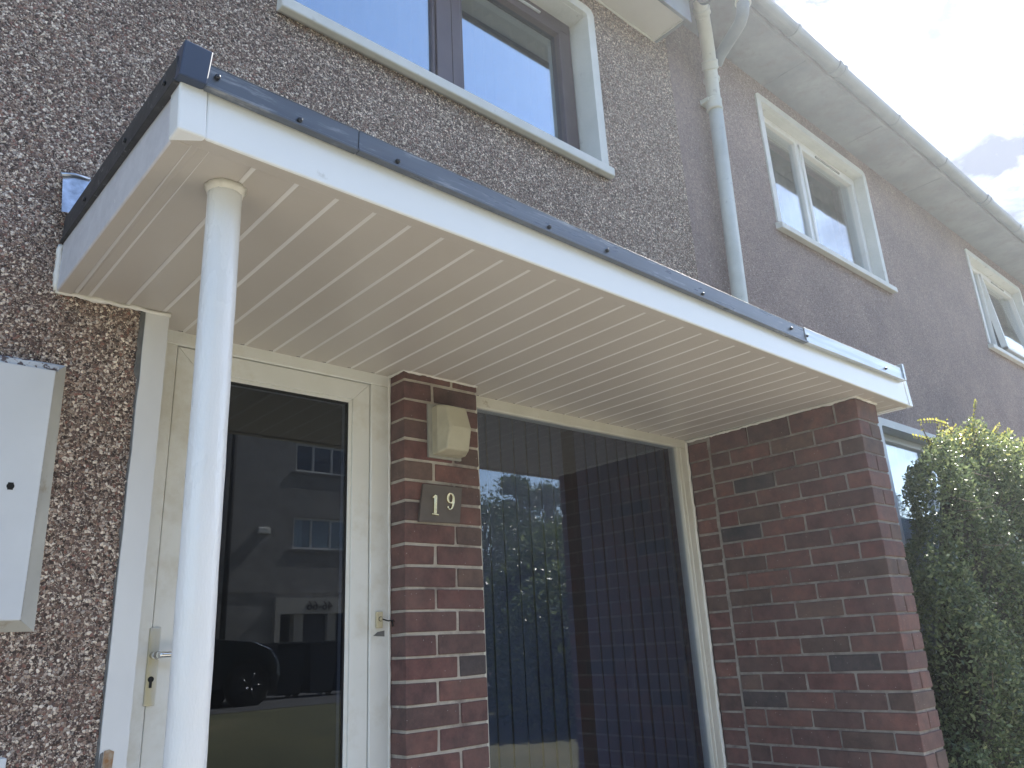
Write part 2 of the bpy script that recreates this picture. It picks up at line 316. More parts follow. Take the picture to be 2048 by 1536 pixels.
# ================================================================ SETTING
def m_grass():
    m, N, L, P = nodes('lawn_grass'); co = N.new('ShaderNodeTexCoord').outputs['Object']
    n = tex(N, L, 'ShaderNodeTexNoise', .8, co, Detail=8, Roughness=.7); c = ramp(N, L, n.outputs['Fac'], [(.3, (.07, .075, .036)), (.55, (.13, .125, .062)), (.75, (.22, .185, .105))])
    n2 = tex(N, L, 'ShaderNodeTexNoise', 90, co, Detail=4, Roughness=.8); c = mix(N, L, .6, c, ramp(N, L, n2.outputs['Fac'], [(.3, (.4, .4, .4)), (.7, (1.6, 1.6, 1.6))]), 'MULTIPLY')
    L.new(c, P.inputs['Base Color']); P.inputs['Roughness'].default_value = .9; bump(N, L, n2.outputs['Fac'], .9, .03, P); return m
GRASS = m_grass()
ASPH = surf('asphalt', (.045, .045, .05), (.075, .073, .075), 3, .9, 120, .6, .006)
SLAB = surf('concrete_slab', (.32, .30, .27), (.42, .395, .36), 4, .9, 60, .4, .004)
def gz(y):
    t = min(max((-y-1.5)/6.0, 0), 1); t = t*t*(3-2*t); return GZ+(.45*t)
g = MB()
ys = [40, 8, 0, -1.5]+[-1.5-.5*k for k in range(1, 13)]+[-12, -20, -40, -120, -400]
xs = [-300, -60, -20, -8, -4, 0, 4, 8, 16, 30, 80, 300]
for j, y in enumerate(ys):
    for x in xs: g.v.append((x, y, gz(y)))
n_ = len(xs)
for j in range(len(ys)-1):
    for i in range(n_-1): g.f.append((j*n_+i, j*n_+i+1, (j+1)*n_+i+1, (j+1)*n_+i)); g.m.append(0); g.sm.append(True)
tag(g.build('ground', GRASS), kind='structure')
p = MB()
for k in range(-4, 26):
    for q in range(4):
        p.box(-1.2+k*.62, -.605+k*.62, -2.48+q*.62, -1.885+q*.62, GZ-.05, max(gz(-2.48+q*.62), gz(-1.88+q*.62))+.02+random.uniform(0, .003))
tag(p.build('path', SLAB, bevel=.006), kind='structure')
RZ = gz(-9)
tag(MB().box(-60, 90, -13.6, -8.9, RZ-.4, RZ-.06+.065).build('road', ASPH), kind='structure')
pv = MB(); pv.box(-60, 90, -15.8, -13.72, RZ-.4, RZ+.12); pv.box(-60, 90, -13.72, -13.6, RZ-.4, RZ+.135)
tag(pv.build('pavement', SLAB, bevel=.01), kind='structure')

# ================================================================ HOUSE 19
house = thing('terraced_house', 'pebbledashed house with a white front door under the canopy and a brown framed upper window', 'house', (0, 0, GZ))
def hp(mb, name, mats, **kw): return part(mb.build(name, mats, **kw), house)
HB0, HB1 = W(1345, 150, y=0), W(1393, 560, y=0)
HX = 2.44
ux0, ux1, uz0, uz1 = -.10, 1.679, 1.40, 2.406        # upper window opening
w = MB()
for a in ((-3.2, -.476, 0, .28, GZ, .07), (-3.2, ux0, 0, .28, .07, 2.75), (ux0, ux1, 0, .28, .07, uz0), (ux0, ux1, 0, .28, uz1, 2.75), (ux1, HX, 0, .28, .07, 2.75)): w.box(*a)
w.box(.46, .77, .13, .28, GZ, .035, 1); w.box(2.30, HX, .0, .28, GZ, .035, 1)
hp(w, 'wall', [PEB, MORT])
sh = MB(); sh.box(-3.2, HX, 5.8, 6, GZ, 2.75); sh.box(-3.2, -3.0, .28, 5.8, GZ, 2.75); sh.box(HX-.1, HX, .28, 5.8, GZ, 2.75); sh.box(-3, HX-.1, .28, 5.8, .3, .5); sh.box(-3, HX-.1, .28, 5.8, GZ-.1, GZ+.1); sh.box(.5, .6, .3, 5.8, GZ, .3); sh.box(-3, HX-.1, .28, 5.8, 2.76, 2.86)
hp(sh, 'interior_walls', ROOM)
# eave of number 19
ez = 2.568
e = MB(); e.box(-3.2, 2.303, -.24, 0, ez, ez+.02)
es = hp(e, 'eave_soffit', EAVEC, bevel=.003)
cb = MB()
for a, b in ((W(1192.7, 0, y=0).x-3, 2.30),): cb.tube([(a+(b-a)*k/60, -.004, ez-.004+random.uniform(-.002, .002)) for k in range(61)], .007, 6, jit=.3)
cb.tube([(2.303, -.24+.24*k/10, ez-.002) for k in range(11)], .005, 6, jit=.3)
part(cb.build('sealant', PAINT), es); cb_ = es.children[0]; cb_.location = (0, 0, 0)
for f_ in es.children: f_.location = (0, 0, 0)
fz = MB(); fz.box(-3.2, 2.34, -.262, -.241, ez-.03, ez+.17); fz.box(2.304, 2.34, -.24, .05, ez-.0, ez+.19)
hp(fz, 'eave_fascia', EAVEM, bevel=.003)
rf = MB()
rf.prism([(-.30, ez+.20), (-.30, ez+.25), (2.9, ez+1.95), (6.3, ez+.25), (6.3, ez+.20), (2.9, ez+1.88)], 'x', -3.3, HX+.03)
hp(rf, 'roof', TILES)

def half_gutter(mb, x0, x1, yc, zc, r, n=12, t=.004):
    prof = [(yc-r*math.cos(math.pi*k/n), zc-r*math.sin(math.pi*k/n)) for k in range(n+1)]
    inn = [(yc+(r-t)*math.cos(math.pi*k/n), zc-(r-t)*math.sin(math.pi*k/n)) for k in range(n+1)]
    mb.prism(prof+inn, 'x', x0, x1)
gt = thing('roof_gutter', 'round end of the short gutter above the pebbledashed wall, beside the drainpipe top', 'gutter', (0, -.33, ez))
gm = MB(); half_gutter(gm, -3.2, 2.44, -.335, ez+.205, .062)
part(gm.build('channel', GUTM), gt)
st = MB(); st.tube([(2.44, -.335, ez+.20), (2.452, -.335, ez+.20)], .070, 28); st.tube([(2.40, -.335, ez+.20), (2.425, -.335, ez+.20)], .068, 28)
part(st.build('stop_end', GUTM, bevel=.002), gt)
for bx in (-2.2, -1.2, -.2, .8, 1.8):
    q = MB(); half_gutter(q, bx, bx+.028, -.335, ez+.208, .068, t=.006); part(q.build('bracket', GUTM), gt)

# ---- upper window
def window(parent, x0, x1, z0, z1, yd, frame_m, bars, glass_m, fw=.05, sash=.035, fd=.05, vents=(), trim=None):
    """frame in the plane yd; bars: x ranges of mullions (relative), panes between"""
    f = MB(); f.box(x0, x1, yd, yd+fd, z1-fw, z1); f.box(x0, x1, yd, yd+fd, z0, z0+fw); f.box(x0, x0+fw, yd+.0005, yd+fd, z0+fw, z1-fw); f.box(x1-fw, x1, yd+.0005, yd+fd, z0+fw, z1-fw)
    for a, b in bars: f.box(a, b, yd+.001, yd+fd, z0+fw, z1-fw)
    fr = part(f.build('frame', frame_m, bevel=.004), parent) if parent.type == 'EMPTY' else f.build('frame', frame_m, bevel=.004)
    return fr
yd = .125
upw = MB(); t_ = .052
# painted surround: proud rounded border + reveals
def ring(mb, x0, x1, z0, z1, t, ya, yb, m=0, bottom=False, rad=.05):
    def rr(x0, x1, z0, z1, r, n=6):
        pts = [(x0, z0)]+[(x1, z0)]
        for k in range(n+1):
            a = math.pi/2*k/n; pts.append((x1-r+r*math.cos(a), z1-r+r*math.sin(a)))
        for k in range(n+1):
            a = math.pi/2*k/n; pts.append((x0+r-r*math.sin(a), z1-r+r*math.cos(a)))
        return pts
    o = rr(x0-t, x1+t, z0, z1+t, rad); i = rr(x0+.002, x1-.002, z0, z1-.002, rad*.45); n = len(o)
    for k in range(1, n):
        k2 = (k+1) % n
        O0, O1, I0, I1 = o[k], o[k2], i[k], i[k2]
        mb.hexa(((O0[0], ya, O0[1]), (O1[0], ya, O1[1]), (I1[0], ya, I1[1]), (I0[0], ya, I0[1]), (O0[0], yb, O0[1]), (O1[0], yb, O1[1]), (I1[0], yb, I1[1]), (I0[0], yb, I0[1])), m)
ring(upw, ux0, ux1, uz0, uz1, .055, -.007, .02)
upw.box(ux1-.001, ux1+.02, .02, .2, uz0, uz1); upw.box(ux0-.02, ux0+.001, .02, .2, uz0, uz1); upw.box(ux0, ux1, .02, .2, uz1-.004, uz1+.02)
uw = hp(upw, 'upper_window', PAINT)
uw['label'] = 'dark brown framed upstairs window in a white painted surround'
def sub(mb, name, mats, parent, **kw):
    o = mb.build(name, mats, **kw); o.parent = parent; o.location = -(parent.location+(parent.parent.location if parent.parent else Vector())); return o
s_ = MB(); s_.prism([(-.045, uz0-.058), (-.045, uz0-.006), (.14, uz0+.012), (.14, uz0-.04), (0, uz0-.055), (-.02, uz0-.064)], 'x', ux0-.03, W(1229, 345, y=-.04).x)
sub(s_, 'sill', PAINT, uw, bevel=.006, seg=2)
f = MB(); z0, z1 = uz0+.01, uz1-.002; x0, x1 = ux0+.004, W(1161, 302, y=yd).x
mx0, mx1, mx2 = W(876, 150, y=yd).x, W(906, 160, y=yd).x, W(926.5, 180, y=yd).x
f.box(x0, x1, yd, yd+.06, z1-.075, z1); f.box(x0, x1, yd, yd+.06, z0, z0+.07); f.box(x0, x0+.07, yd+.001, yd+.06, z0, z1); f.box(x1-.075, x1, yd+.001, yd+.06, z0, z1); f.box(mx0, mx2, yd+.001, yd+.06, z0, z1)
# sashes
f.box(mx2-.0, mx2+.02, yd+.012, yd+.05, z0+.07, z1-.075); f.box(x1-.105, x1-.075, yd-.006, yd+.05, z0+.07, z1-.075); f.box(mx2, x1-.075, yd-.006, yd+.05, z1-.115, z1-.074); f.box(mx2, x1-.075, yd-.006, yd+.05, z0+.069, z0+.10)
f.box(x0+.07, x0+.09, yd+.012, yd+.05, z0+.07, z1-.075); f.box(mx0-.02, mx0, yd+.012, yd+.05, z0+.07, z1-.075); f.box(x0+.07, mx0, yd+.012, yd+.05, z0+.069, z0+.09)
f.box(mx1, mx1+.006, yd-.003, yd+.01, z0, z1)
sub(f, 'frame', BROWNF, uw, bevel=.004)
f = MB(); f.box(1.05, 1.42, yd-.018, yd-.006, z1-.060, z1-.052); sub(f, 'trickle_vent', METER, uw)
for a, b in ((x0+.02, mx0-.01), (mx2+.005, x1-.08)):
    f = MB(); f.box(a, b, yd+.028, yd+.034, z0+.05, z1-.06); sub(f, 'pane', UGL, uw)
c = MB(); n = 200
for k in range(n):
    xa = x0+(x1-x0)*k/n; xb = x0+(x1-x0)*(k+1)/n; ya = .36+.03*math.sin(k*.55+math.sin(k*.13)*2); yb = .36+.03*math.sin((k+1)*.55+math.sin((k+1)*.13)*2)
    c.face([(xa, ya, z0), (xb, yb, z0), (xb, yb, z1), (xa, ya, z1)], sm=True)
sub(c, 'curtain', GREYC, uw)

# ---- door opening
jb = MB()
jl = [(-.476, GZ, 1), (-.476, .03, 1)]
prof = []
for k in range(31):
    z = GZ+(.03-GZ)*k/30; prof.append(z)
cprof = [GZ+(.03-GZ)*k/160 for k in range(161)]
for k in range(30):
    z0, z1 = prof[k], prof[k+1]; j = lambda s: .0035*mnoise.noise(Vector((s*9, 3, 1)))
    a0, a1 = -.476+j(z0), -.476+j(z1)
    jb.hexa(((a0, -.012, z0), (-.412, -.012, z0), (-.412, .11, z0), (a0, .11, z0), (a1, -.012, z1), (-.410, -.012, z1), (-.410, .11, z1), (a1, .11, z1)))
jamb = hp(jb, 'door_jamb', JAMB)
cm = MB()
for k in range(160):
    z0, z1 = cprof[k], cprof[k+1]; j = lambda s: .0045*mnoise.noise(Vector((s*14, 8, 1)))+.005*mnoise.noise(Vector((s*60, 2, 1)))+(-.009 if s > -.17 else 0)
    a0, a1 = -.477+j(z0), -.477+j(z1)
    cm.hexa(((a0-.003, -.004, z0), (-.474, -.006, z0), (-.474, .05, z0), (a0-.003, .05, z0), (a1-.003, -.004, z1), (-.474, -.006, z1), (-.474, .05, z1), (a1-.003, .05, z1)))
sub(cm, 'cement_edge', CEM, jamb)
RUST = surf('rust_stain', (.42, .36, .28), (.30, .15, .06), 60, .8, 90, .5, .002)
rp = MB(); q0, q1 = W(206, 1502, y=-.0135), W(233, 1550, y=-.0135)
rp.face([(q0.x, -.0135, q1.z), (q0.x+.024, -.0135, q1.z), (q0.x+.026, -.0135, q0.z-.004), (q0.x+.014, -.0135, q0.z+.002), (q0.x+.003, -.0135, q0.z)])
rp.face([(q0.x-.010, -.0137, q1.z), (q0.x-.001, -.0137, q1.z), (q0.x+.001, -.0137, q0.z-.002), (q0.x-.006, -.0137, q0.z-.006)], 1)
sub(rp, 'rust_patch', [RUST, CEM], jamb)

DY = .105
df = MB(); df.box(-.43, -.341, DY, DY+.07, GZ, -.010); df.box(-.43, .433, DY, DY+.07, -.010, .045); df.box(.3585, .433, DY, DY+.07, GZ, -.010)
door = hp(df, 'door_frame', FRAME, bevel=.003)
lf = MB(); lx0, lx1, gx0, gx1, lz, gz1 = -.338, .3555, -.258, .2725, -.013, -.094
def miter(mb, xo0, xo1, zo, xi0, xi1, zi, y0, y1, zb):
    # left stile, right stile, head: mitred, each its own prism so the joint shows
    mb.hexa(((xo0, y0, zb), (xi0, y0, zb), (xi0, y1, zb), (xo0, y1, zb), (xo0, y0, zo), (xi0, y0, zi), (xi0, y1, zi), (xo0, y1, zo)))
    mb.hexa(((xi1, y0, zb), (xo1, y0, zb), (xo1, y1, zb), (xi1, y1, zb), (xi1, y0, zi), (xo1, y0, zo), (xo1, y1, zo), (xi1, y1, zi)))
    g_ = .0007
    mb.hexa(((xi0+g_, y0, zi), (xi1-g_, y0, zi), (xi1-g_, y1, zi), (xi0+g_, y1, zi), (xo0+g_*2, y0, zo), (xo1-g_*2, y0, zo), (xo1-g_*2, y1, zo), (xo0+g_*2, y1, zo)))
miter(lf, lx0, lx1, lz, gx0-.014, gx1+.014, gz1+.014, DY+.006, DY+.065, GZ+.06)
miter(lf, gx0-.014, gx1+.014, gz1+.014, gx0, gx1, gz1, DY+.011, DY+.06, GZ+.2)
lf.box(lx0, lx1, DY+.0065, DY+.065, GZ+.05, GZ+.2)
leaf = hp(lf, 'front_door', FRAME, bevel=.0015)
pn = MB(); pn.box(gx0-.01, gx1+.01, DY+.018, DY+.024, GZ+.15, gz1+.01); sub(pn, 'pane', TINT, leaf)
pn = MB(); pn.box(gx0-.001, gx0+.005, DY+.0145, DY+.03, GZ+.2, gz1, 0); pn.box(gx1-.005, gx1+.001, DY+.0145, DY+.03, GZ+.2, gz1, 0); pn.box(gx0, gx1, DY+.0145, DY+.03, gz1-.005, gz1+.001, 0); sub(pn, 'glazing_gasket', DARK, leaf)
hd = MB(); hy = DY-.004
hx0, hx1, hz0, hz1 = -.348, -.317, -1.060, -.856
hd.hexa(((hx0, hy, hz0), (hx1, hy, hz0), (hx1, hy+.012, hz0), (hx0, hy+.012, hz0), (hx0, hy, hz1), (hx1, hy, hz1), (hx1, hy+.012, hz1), (hx0, hy+.012, hz1)))
hd2 = sub(hd, 'handle', GOLD, leaf, bevel=.003, seg=3)
me = hd2.data
lv = MB(); lv.tube([(-.333, hy+.001, -.930), (-.333, hy-.034, -.930)], .0105, 20); lv.tube([(-.333, hy-.030, -.930), (-.315, hy-.033, -.9295), (-.28, hy-.034, -.929), (-.225, hy-.036, -.930)], [.0095, .0085, .0075, .007], 16)
sub(lv, 'lever', CHROME, leaf)
kh = MB(); kh.tube([(-.334, hy-.0015, -.992), (-.334, hy+.003, -.992)], .0078, 20); kh.box(-.3375, -.3305, hy-.0016, hy+.003, -1.014, -.992); sub(kh, 'keyhole', DARK, leaf)
# sealant between door frame and brick pillar
cb = MB(); cb.tube([(.4365+.0018*mnoise.noise(Vector((k*.7, 0, 0))), DY+.001, GZ+.02+(.035-GZ-.02)*k/70) for k in range(71)], .0055, 8, jit=.25); sub(cb, 'sealant', CAULK, door)
cb = MB(); cb.face([W(746, 1272, y=DY-.001), W(755, 1264, y=DY-.001), W(769, 1261, y=DY-.001), W(769, 1273, y=DY-.001)]); sub(cb, 'chipped_paint', CEM, door)

# ---- side window beside the pillar
wx0, wx1, wz1, wy = .80, 2.268, .017, .105
sw = MB(); sw.box(wx0, wx1, wy, wy+.06, -.019, .045); sw.box(wx0, .862, wy, wy+.06, GZ+.2, -.019); sw.box(2.190, wx1, wy, wy+.06, GZ+.2, -.019); sw.box(wx0, wx1, wy-.001, wy+.06, GZ+.12, GZ+.2); sw.box(wx0, wx1, wy, .3, GZ, GZ+.12)
sw.box(2.212, 2.218, wy-.004, wy+.01, GZ+.2, -.02)
side = hp(sw, 'side_window', CREAM, bevel=.003)
pn = MB(); pn.box(.85, 2.20, wy+.018, wy+.024, GZ+.15, -.01); sub(pn, 'pane', TINT2, side)
cb = MB(); cb.tube([(2.270+.003*mnoise.noise(Vector((k*.5, 3, 0))), wy-.001, GZ+.02+(.02-GZ-.02)*k/90) for k in range(91)], .0075, 8, jit=.4)
sub(cb, 'sealant', CAULK, side)
bl = MB(); x = .84; k = 0
while x < 2.25:
    wd = .0765; t_w = random.uniform(-.006, .006)
    if not (1.47 < x+wd/2 < 1.56):
        bl.hexa(((x, .206, GZ+.2), (x+wd-.0016, .214+t_w, GZ+.2), (x+wd-.0016, .216+t_w, GZ+.2), (x, .208, GZ+.2), (x, .206, .03), (x+wd-.0016, .214, .03), (x+wd-.0016, .216, .03), (x, .208, .03)))
    x += wd; k += 1
sub(bl, 'vertical_blind', BLIND, side)

# ================================================================ BRICKWORK
def bricks(mb, core, L):
    for (x0, x1, y0, y1, z0, z1) in L:
        j = lambda a=.0019: random.uniform(-a, a)
        mb.hexa(((x0+j(), y0+j(), z0+j()), (x1+j(), y0+j(), z0+j()), (x1+j(), y1+j(), z0+j()), (x0+j(), y1+j(), z0+j()), (x0+j(), y0+j(), z1+j()), (x1+j(), y0+j(), z1+j()), (x1+j(), y1+j(), z1+j()), (x0+j(), y1+j(), z1+j())))
pil = thing('brick_pillar', 'narrow red brick pillar between the white front door and the tinted window', 'pillar', (.61, .07, GZ))
px0, px1, py0, py1 = .441, .785, .015, .125
L = []
for k in range(-1, 28):
    zt = -.075*k-.005; zb = -.075*(k+1)+.005
    if k == -1: zt = .030; zb = .005
    if k % 2: L += [(px0, px0+.217, py0, py1, zb, zt), (px0+.228, px1, py0, py1, zb, zt)]
    else: L += [(px0, px0+.125, py0, py1, zb, zt), (px0+.137, px1, py0, py1, zb, zt)]
mb = MB(); bricks(mb, None, L); part(mb.build('bricks', BRK, bevel=.0034, seg=2), pil)
part(MB().box(px0+.005, px1-.005, py0+.005, py1, GZ, .032).build('mortar', MORTL), pil)

bw = thing('brick_wall', 'dark red brick porch side wall holding up the right end of the canopy, beside the hedge', 'wall', (2.37, -.4, GZ))
rx0, rx1, ry0, ry1 = 2.277, 2.479, -.8145, -.030
L = []
for k in range(0, 28):
    zt = -.010-.075*k; zb = zt-.065
    if k == 0: zt = .014
    if k % 2:
        L += [(rx0, rx0+.096, ry0, ry0+.217, zb, zt), (rx0+.106, rx1, ry0, ry0+.217, zb, zt)]; y = ry0+.227
    else:
        L += [(rx0, rx1, ry0, ry0+.102, zb, zt)]; y = ry0+.112
    while y < ry1-.03:
        y2 = min(y+.215, ry1-.006)
        if y2-y > .04: L += [(rx0, rx0+.098, y, y2, zb, zt), (rx0+.106, rx1, y, y2, zb, zt)]
        y += .225
    L += [(rx0+.004, rx0+.10, ry1+.006, .099, zb-.018, zt-.018)]
mb = MB(); bricks(mb, None, L); part(mb.build('bricks', BRK, bevel=.0038, seg=2), bw)
mb = MB(); mb.box(rx0+.006, rx1-.006, ry0+.006, ry1+.003, GZ, .016); mb.box(rx0+.007, rx0+.09, ry1+.003, .10, GZ, .016)
part(mb.build('mortar', MORT), bw)
mb = MB()
for k in range(40): # smeared pointing down the straight joint
    z = .0-.05*k; mb.box(rx0+.002+random.uniform(-.001, .001), rx0+.01, ry1-.006+random.uniform(-.004, .003), ry1+.007+random.uniform(-.003, .005), z-.05, z)
part(mb.build('pointing', MORT), bw)

# ================================================================ CANOPY
can = thing('porch_canopy', 'flat white porch canopy with boarded soffit and dark edge trim over the front door', 'canopy', (1, -.45, .03))
def cp(mb, name, mats, **kw): return part(mb.build(name, mats, **kw), can)
FY = -.905
FLb, FLt, FRb, FRt = W(357, 257, y=FY), W(361.7, 157, y=FY), W(1824.8, 813, y=FY), W(1811.6, 766, y=FY)
WLb, WLt = W(111, 584, y=0), W(126, 487, y=0)
CX0, CX1 = FLb.x, FRb.x
def zf(x): return FLb.z-.022+(FRb.z-FLb.z+.004)*(x-CX0)/(CX1-CX0) if False else FLb.z+(FRb.z-FLb.z)*(x-CX0)/(CX1-CX0)
def zs(x, y):  # soffit height
    t = (y-FY)/(.11-FY); return zf(x)*(1-t)+(.030+(.018-.030)*(x-CX0)/(CX1-CX0))*t
# fascia front
m1 = MB(); m1.hexa((FLb+Vector((.052, 0, 0)), FRb-Vector((.035, 0, 0)), FRb+Vector((-.035, .012, 0)), FLb+Vector((.052, .012, 0)), FLt+Vector((.055, 0, .012)), FRt+Vector((-.035, 0, .012)), FRt+Vector((-.035, .012, .012)), FLt+Vector((.055, .012, .012))))
fa = cp(m1, 'fascia', FASC, bevel=.004, seg=2)
# under lip
m1 = MB(); m1.hexa((FLb+Vector((.0, .004, 0)), FRb+Vector((0, .004, 0)), FRb+Vector((0, .040, .0)), FLb+Vector((0, .040, 0)), FLb+Vector((0, .004, .010)), FRb+Vector((0, .004, .010)), FRb+Vector((0, .040, .010)), FLb+Vector((0, .040, .010))))
cp(m1, 'fascia_lip', SOF, bevel=.003, seg=2)
# corner piece and end joint
m1 = MB(); v = Vector
m1.hexa((FLb+v((-.003, -.003, -.001)), FLb+v((.053, -.003, -.001)), FLb+v((.053, .012, -.001)), FLb+v((-.003, .05, -.001)), FLt+v((-.003, -.003, .013)), FLt+v((.053, -.003, .013)), FLt+v((.053, .012, .013)), FLt+v((-.003, .05, .013))))
cp(m1, 'corner_piece', FASC, bevel=.004, seg=2)
m1 = MB(); m1.hexa((FRb+v((-.033, -.003, -.002)), FRb+v((.004, -.003, -.002)), FRb+v((.004, .03, -.002)), FRb+v((-.033, .012, -.002)), FRt+v((-.033, -.003, .013)), FRt+v((.004, -.003, .013)), FRt+v((.004, .03, .013)), FRt+v((-.033, .012, .013))))
cp(m1, 'end_piece', FASC, bevel=.003, seg=2)
# left return
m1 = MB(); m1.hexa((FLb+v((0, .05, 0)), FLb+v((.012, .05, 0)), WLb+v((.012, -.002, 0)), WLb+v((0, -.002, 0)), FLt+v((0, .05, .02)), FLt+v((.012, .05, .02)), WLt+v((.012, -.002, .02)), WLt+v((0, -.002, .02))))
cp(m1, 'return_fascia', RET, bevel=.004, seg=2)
m1 = MB(); m1.hexa((FLb+v((.002, .04, .0)), FLb+v((.040, .04, 0)), WLb+v((.040, -.002, 0)), WLb+v((.002, -.002, 0)), FLb+v((.002, .04, .008)), FLb+v((.040, .04, .008)), WLb+v((.040, -.002, .008)), WLb+v((.002, -.002, .008))))
m1.hexa((FLb+v((.052, .04, .004)), FLb+v((.078, .04, .004)), WLb+v((.078, -.002, .004)), WLb+v((.052, -.002, .004)), FLb+v((.052, .04, .011)), FLb+v((.078, .04, .011)), WLb+v((.078, -.002, .011)), WLb+v((.052, -.002, .011))))
cp(m1, 'return_lip', SOF, bevel=.003, seg=2)
# right return
m1 = MB(); RW = v((CX1, 0, .02)); m1.hexa((FRb+v((-.010, .03, -.002)), FRb+v((.004, .03, -.002)), RW+v((.004, -.002, -.01)), RW+v((-.010, -.002, -.01)), FRt+v((-.010, .03, .02)), FRt+v((.004, .03, .02)), RW+v((.004, -.002, .13)), RW+v((-.010, -.002, .13))))
m1.hexa((FRb+v((-.04, .035, -.002)), FRb+v((-.012, .035, -.002)), RW+v((-.012, -.002, -.01)), RW+v((-.04, -.002, -.01)), FRb+v((-.04, .035, .006)), FRb+v((-.012, .035, .006)), RW+v((-.012, -.002, 0)), RW+v((-.04, -.002, 0))))
cp(m1, 'right_return', FASC, bevel=.003)
# soffit boards with V grooves
sf = MB(); x = -.632; g0 = -.533
edges = [CX0+.034]+[g0-.1+.1*k for k in range(0, 40) if g0-.1+.1*k < CX1-.02]+[CX1-.03]
gw, gd = .0048, .0048; yA, yB = FY+.022, .115
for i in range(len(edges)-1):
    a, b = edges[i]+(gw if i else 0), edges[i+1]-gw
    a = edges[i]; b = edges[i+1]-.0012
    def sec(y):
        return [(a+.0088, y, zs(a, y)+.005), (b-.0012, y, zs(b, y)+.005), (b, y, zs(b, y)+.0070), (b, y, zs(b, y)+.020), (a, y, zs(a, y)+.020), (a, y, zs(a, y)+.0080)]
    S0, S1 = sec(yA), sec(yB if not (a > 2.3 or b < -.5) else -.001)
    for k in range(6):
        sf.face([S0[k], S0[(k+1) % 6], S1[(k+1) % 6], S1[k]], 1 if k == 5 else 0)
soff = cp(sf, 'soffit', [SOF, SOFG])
# little dark slots where the boards meet the frames
sl = MB()
for k in range(0, 29):
    x = g0+.1*k; sl = MB()
    if -.40 < x < .41 or .85 < x < 2.2:
        z = zs(x, .098)+.0055; sl.hexa(((x-.014, .0965, z-.0006), (x-.001, .0985, z-.0006), (x+.002, .1015, z-.0006), (x-.012, .100, z-.0006), (x-.014, .0965, z+.002), (x-.001, .0985, z+.002), (x+.002, .1015, z+.002), (x-.012, .100, z+.002))); sub(sl, 'board_gap', DARK, soff)
# roof deck
m1 = MB(); m1.hexa((FLt+v((.01, .02, .018)), FRt+v((-.01, .02, .018)), v((FRt.x-.01, -.002, .20)), v((FLt.x+.01, -.002, .20)), FLt+v((.01, .02, .035)), FRt+v((-.01, .02, .035)), v((FRt.x-.01, -.002, .215)), v((FLt.x+.01, -.002, .215))))
cp(m1, 'roof_felt', DUSTY)
# edge trim, front
TY = -.925
def trim(pa, pb, qa, qb, name, mat, th=.014):
    m = MB(); m.hexa((qa, qb, qb+v((0, th, 0)), qa+v((0, th, 0)), pa, pb, pb+v((0, th, 0)), pa+v((0, th, 0))))
    # top flange and drip
    m.hexa((pa+v((0, 0, -.001)), pb+v((0, 0, -.001)), pb+v((0, .07, 0)), pa+v((0, .07, 0)), pa+v((0, 0, .003)), pb+v((0, 0, .003)), pb+v((0, .07, .004)), pa+v((0, .07, .004))))
    m.hexa((qa+v((0, -.004, -.004)), qb+v((0, -.004, -.004)), qb+v((0, .016, -.004)), qa+v((0, .016, -.004)), qa+v((0, -.004, .004)), qb+v((0, -.004, .004)), qb+v((0, .016, .004)), qa+v((0, .016, .004))))
    return cp(m, name, mat, bevel=.0015)
T0, B0 = W(420, 130, y=TY), W(412, 170, y=TY); T1, B1 = W(1606, 656, y=TY), W(1613, 684, y=TY); T2, B2 = W(1800.6, 736.4, y=TY), W(1808.4, 759.8, y=TY)
jx = W(718, 285, y=TY).x; tj = (jx-T0.x)/(T1.x-T0.x)
Tj, Bj = T0.lerp(T1, tj), B0.lerp(B1, tj)
t1 = trim(T0, Tj, B0, Bj, 'edge_trim', NAVY); t2 = trim(Tj+v((.001, -.0012, 0)), T1, Bj+v((.001, -.0012, 0)), B1, 'edge_trim', NAVY)
t3 = trim(T1+v((.0015, -.003, 0)), T2, B1+v((.0015, -.003, 0)), B2, 'edge_trim', SILV); t3['label'] = 'scratched silvery length of edge trim'
for (sx, sy) in ((435, 154), (600, 240), (796, 322), (1099, 454), (1215, 501), (1406, 588), (1583, 657), (1614, 672), (1772, 737)):
    p = W(sx, sy, y=TY-.004); q = MB(); q.tube([p+v((0, .006, 0)), p+v((0, -.003, 0)), p+v((0, -.006, 0))], [.0058, .0058, .003], 14); q.build_ = None
    part(q.build('screw', SCREW), can)
# corner cap
C0, C1, C2, C3 = W(371, 77, y=TY-.004), W(428, 104.5, y=TY-.004), W(414.8, 170, y=TY-.004), W(357.8, 147, y=TY-.004)
m1 = MB(); d_ = v((0, .05, 0)); m1.hexa((C3, C2, C2+v((0, .02, 0)), C3+d_, C0, C1, C1+v((0, .02, 0)), C0+d_))
m1.hexa((C3+v((0, .02, 0)), C3+v((.012, .02, 0)), C3+v((.012, .12, .01)), C3+v((0, .12, .01)), C0+v((0, .02, 0)), C0+v((.012, .02, 0)), C0+v((.012, .09, -.03)), C0+v((0, .09, -.03))))
cp(m1, 'corner_cap', CAPM, bevel=.003, seg=2)
m1 = MB(); E0, E1 = W(1803, 727, y=TY-.006), W(1820, 764, y=TY-.006)
m1.box(E0.x, E0.x+.020, TY-.006, TY+.10, E1.z, E0.z); cp(m1, 'end_cap', SILV, bevel=.002)
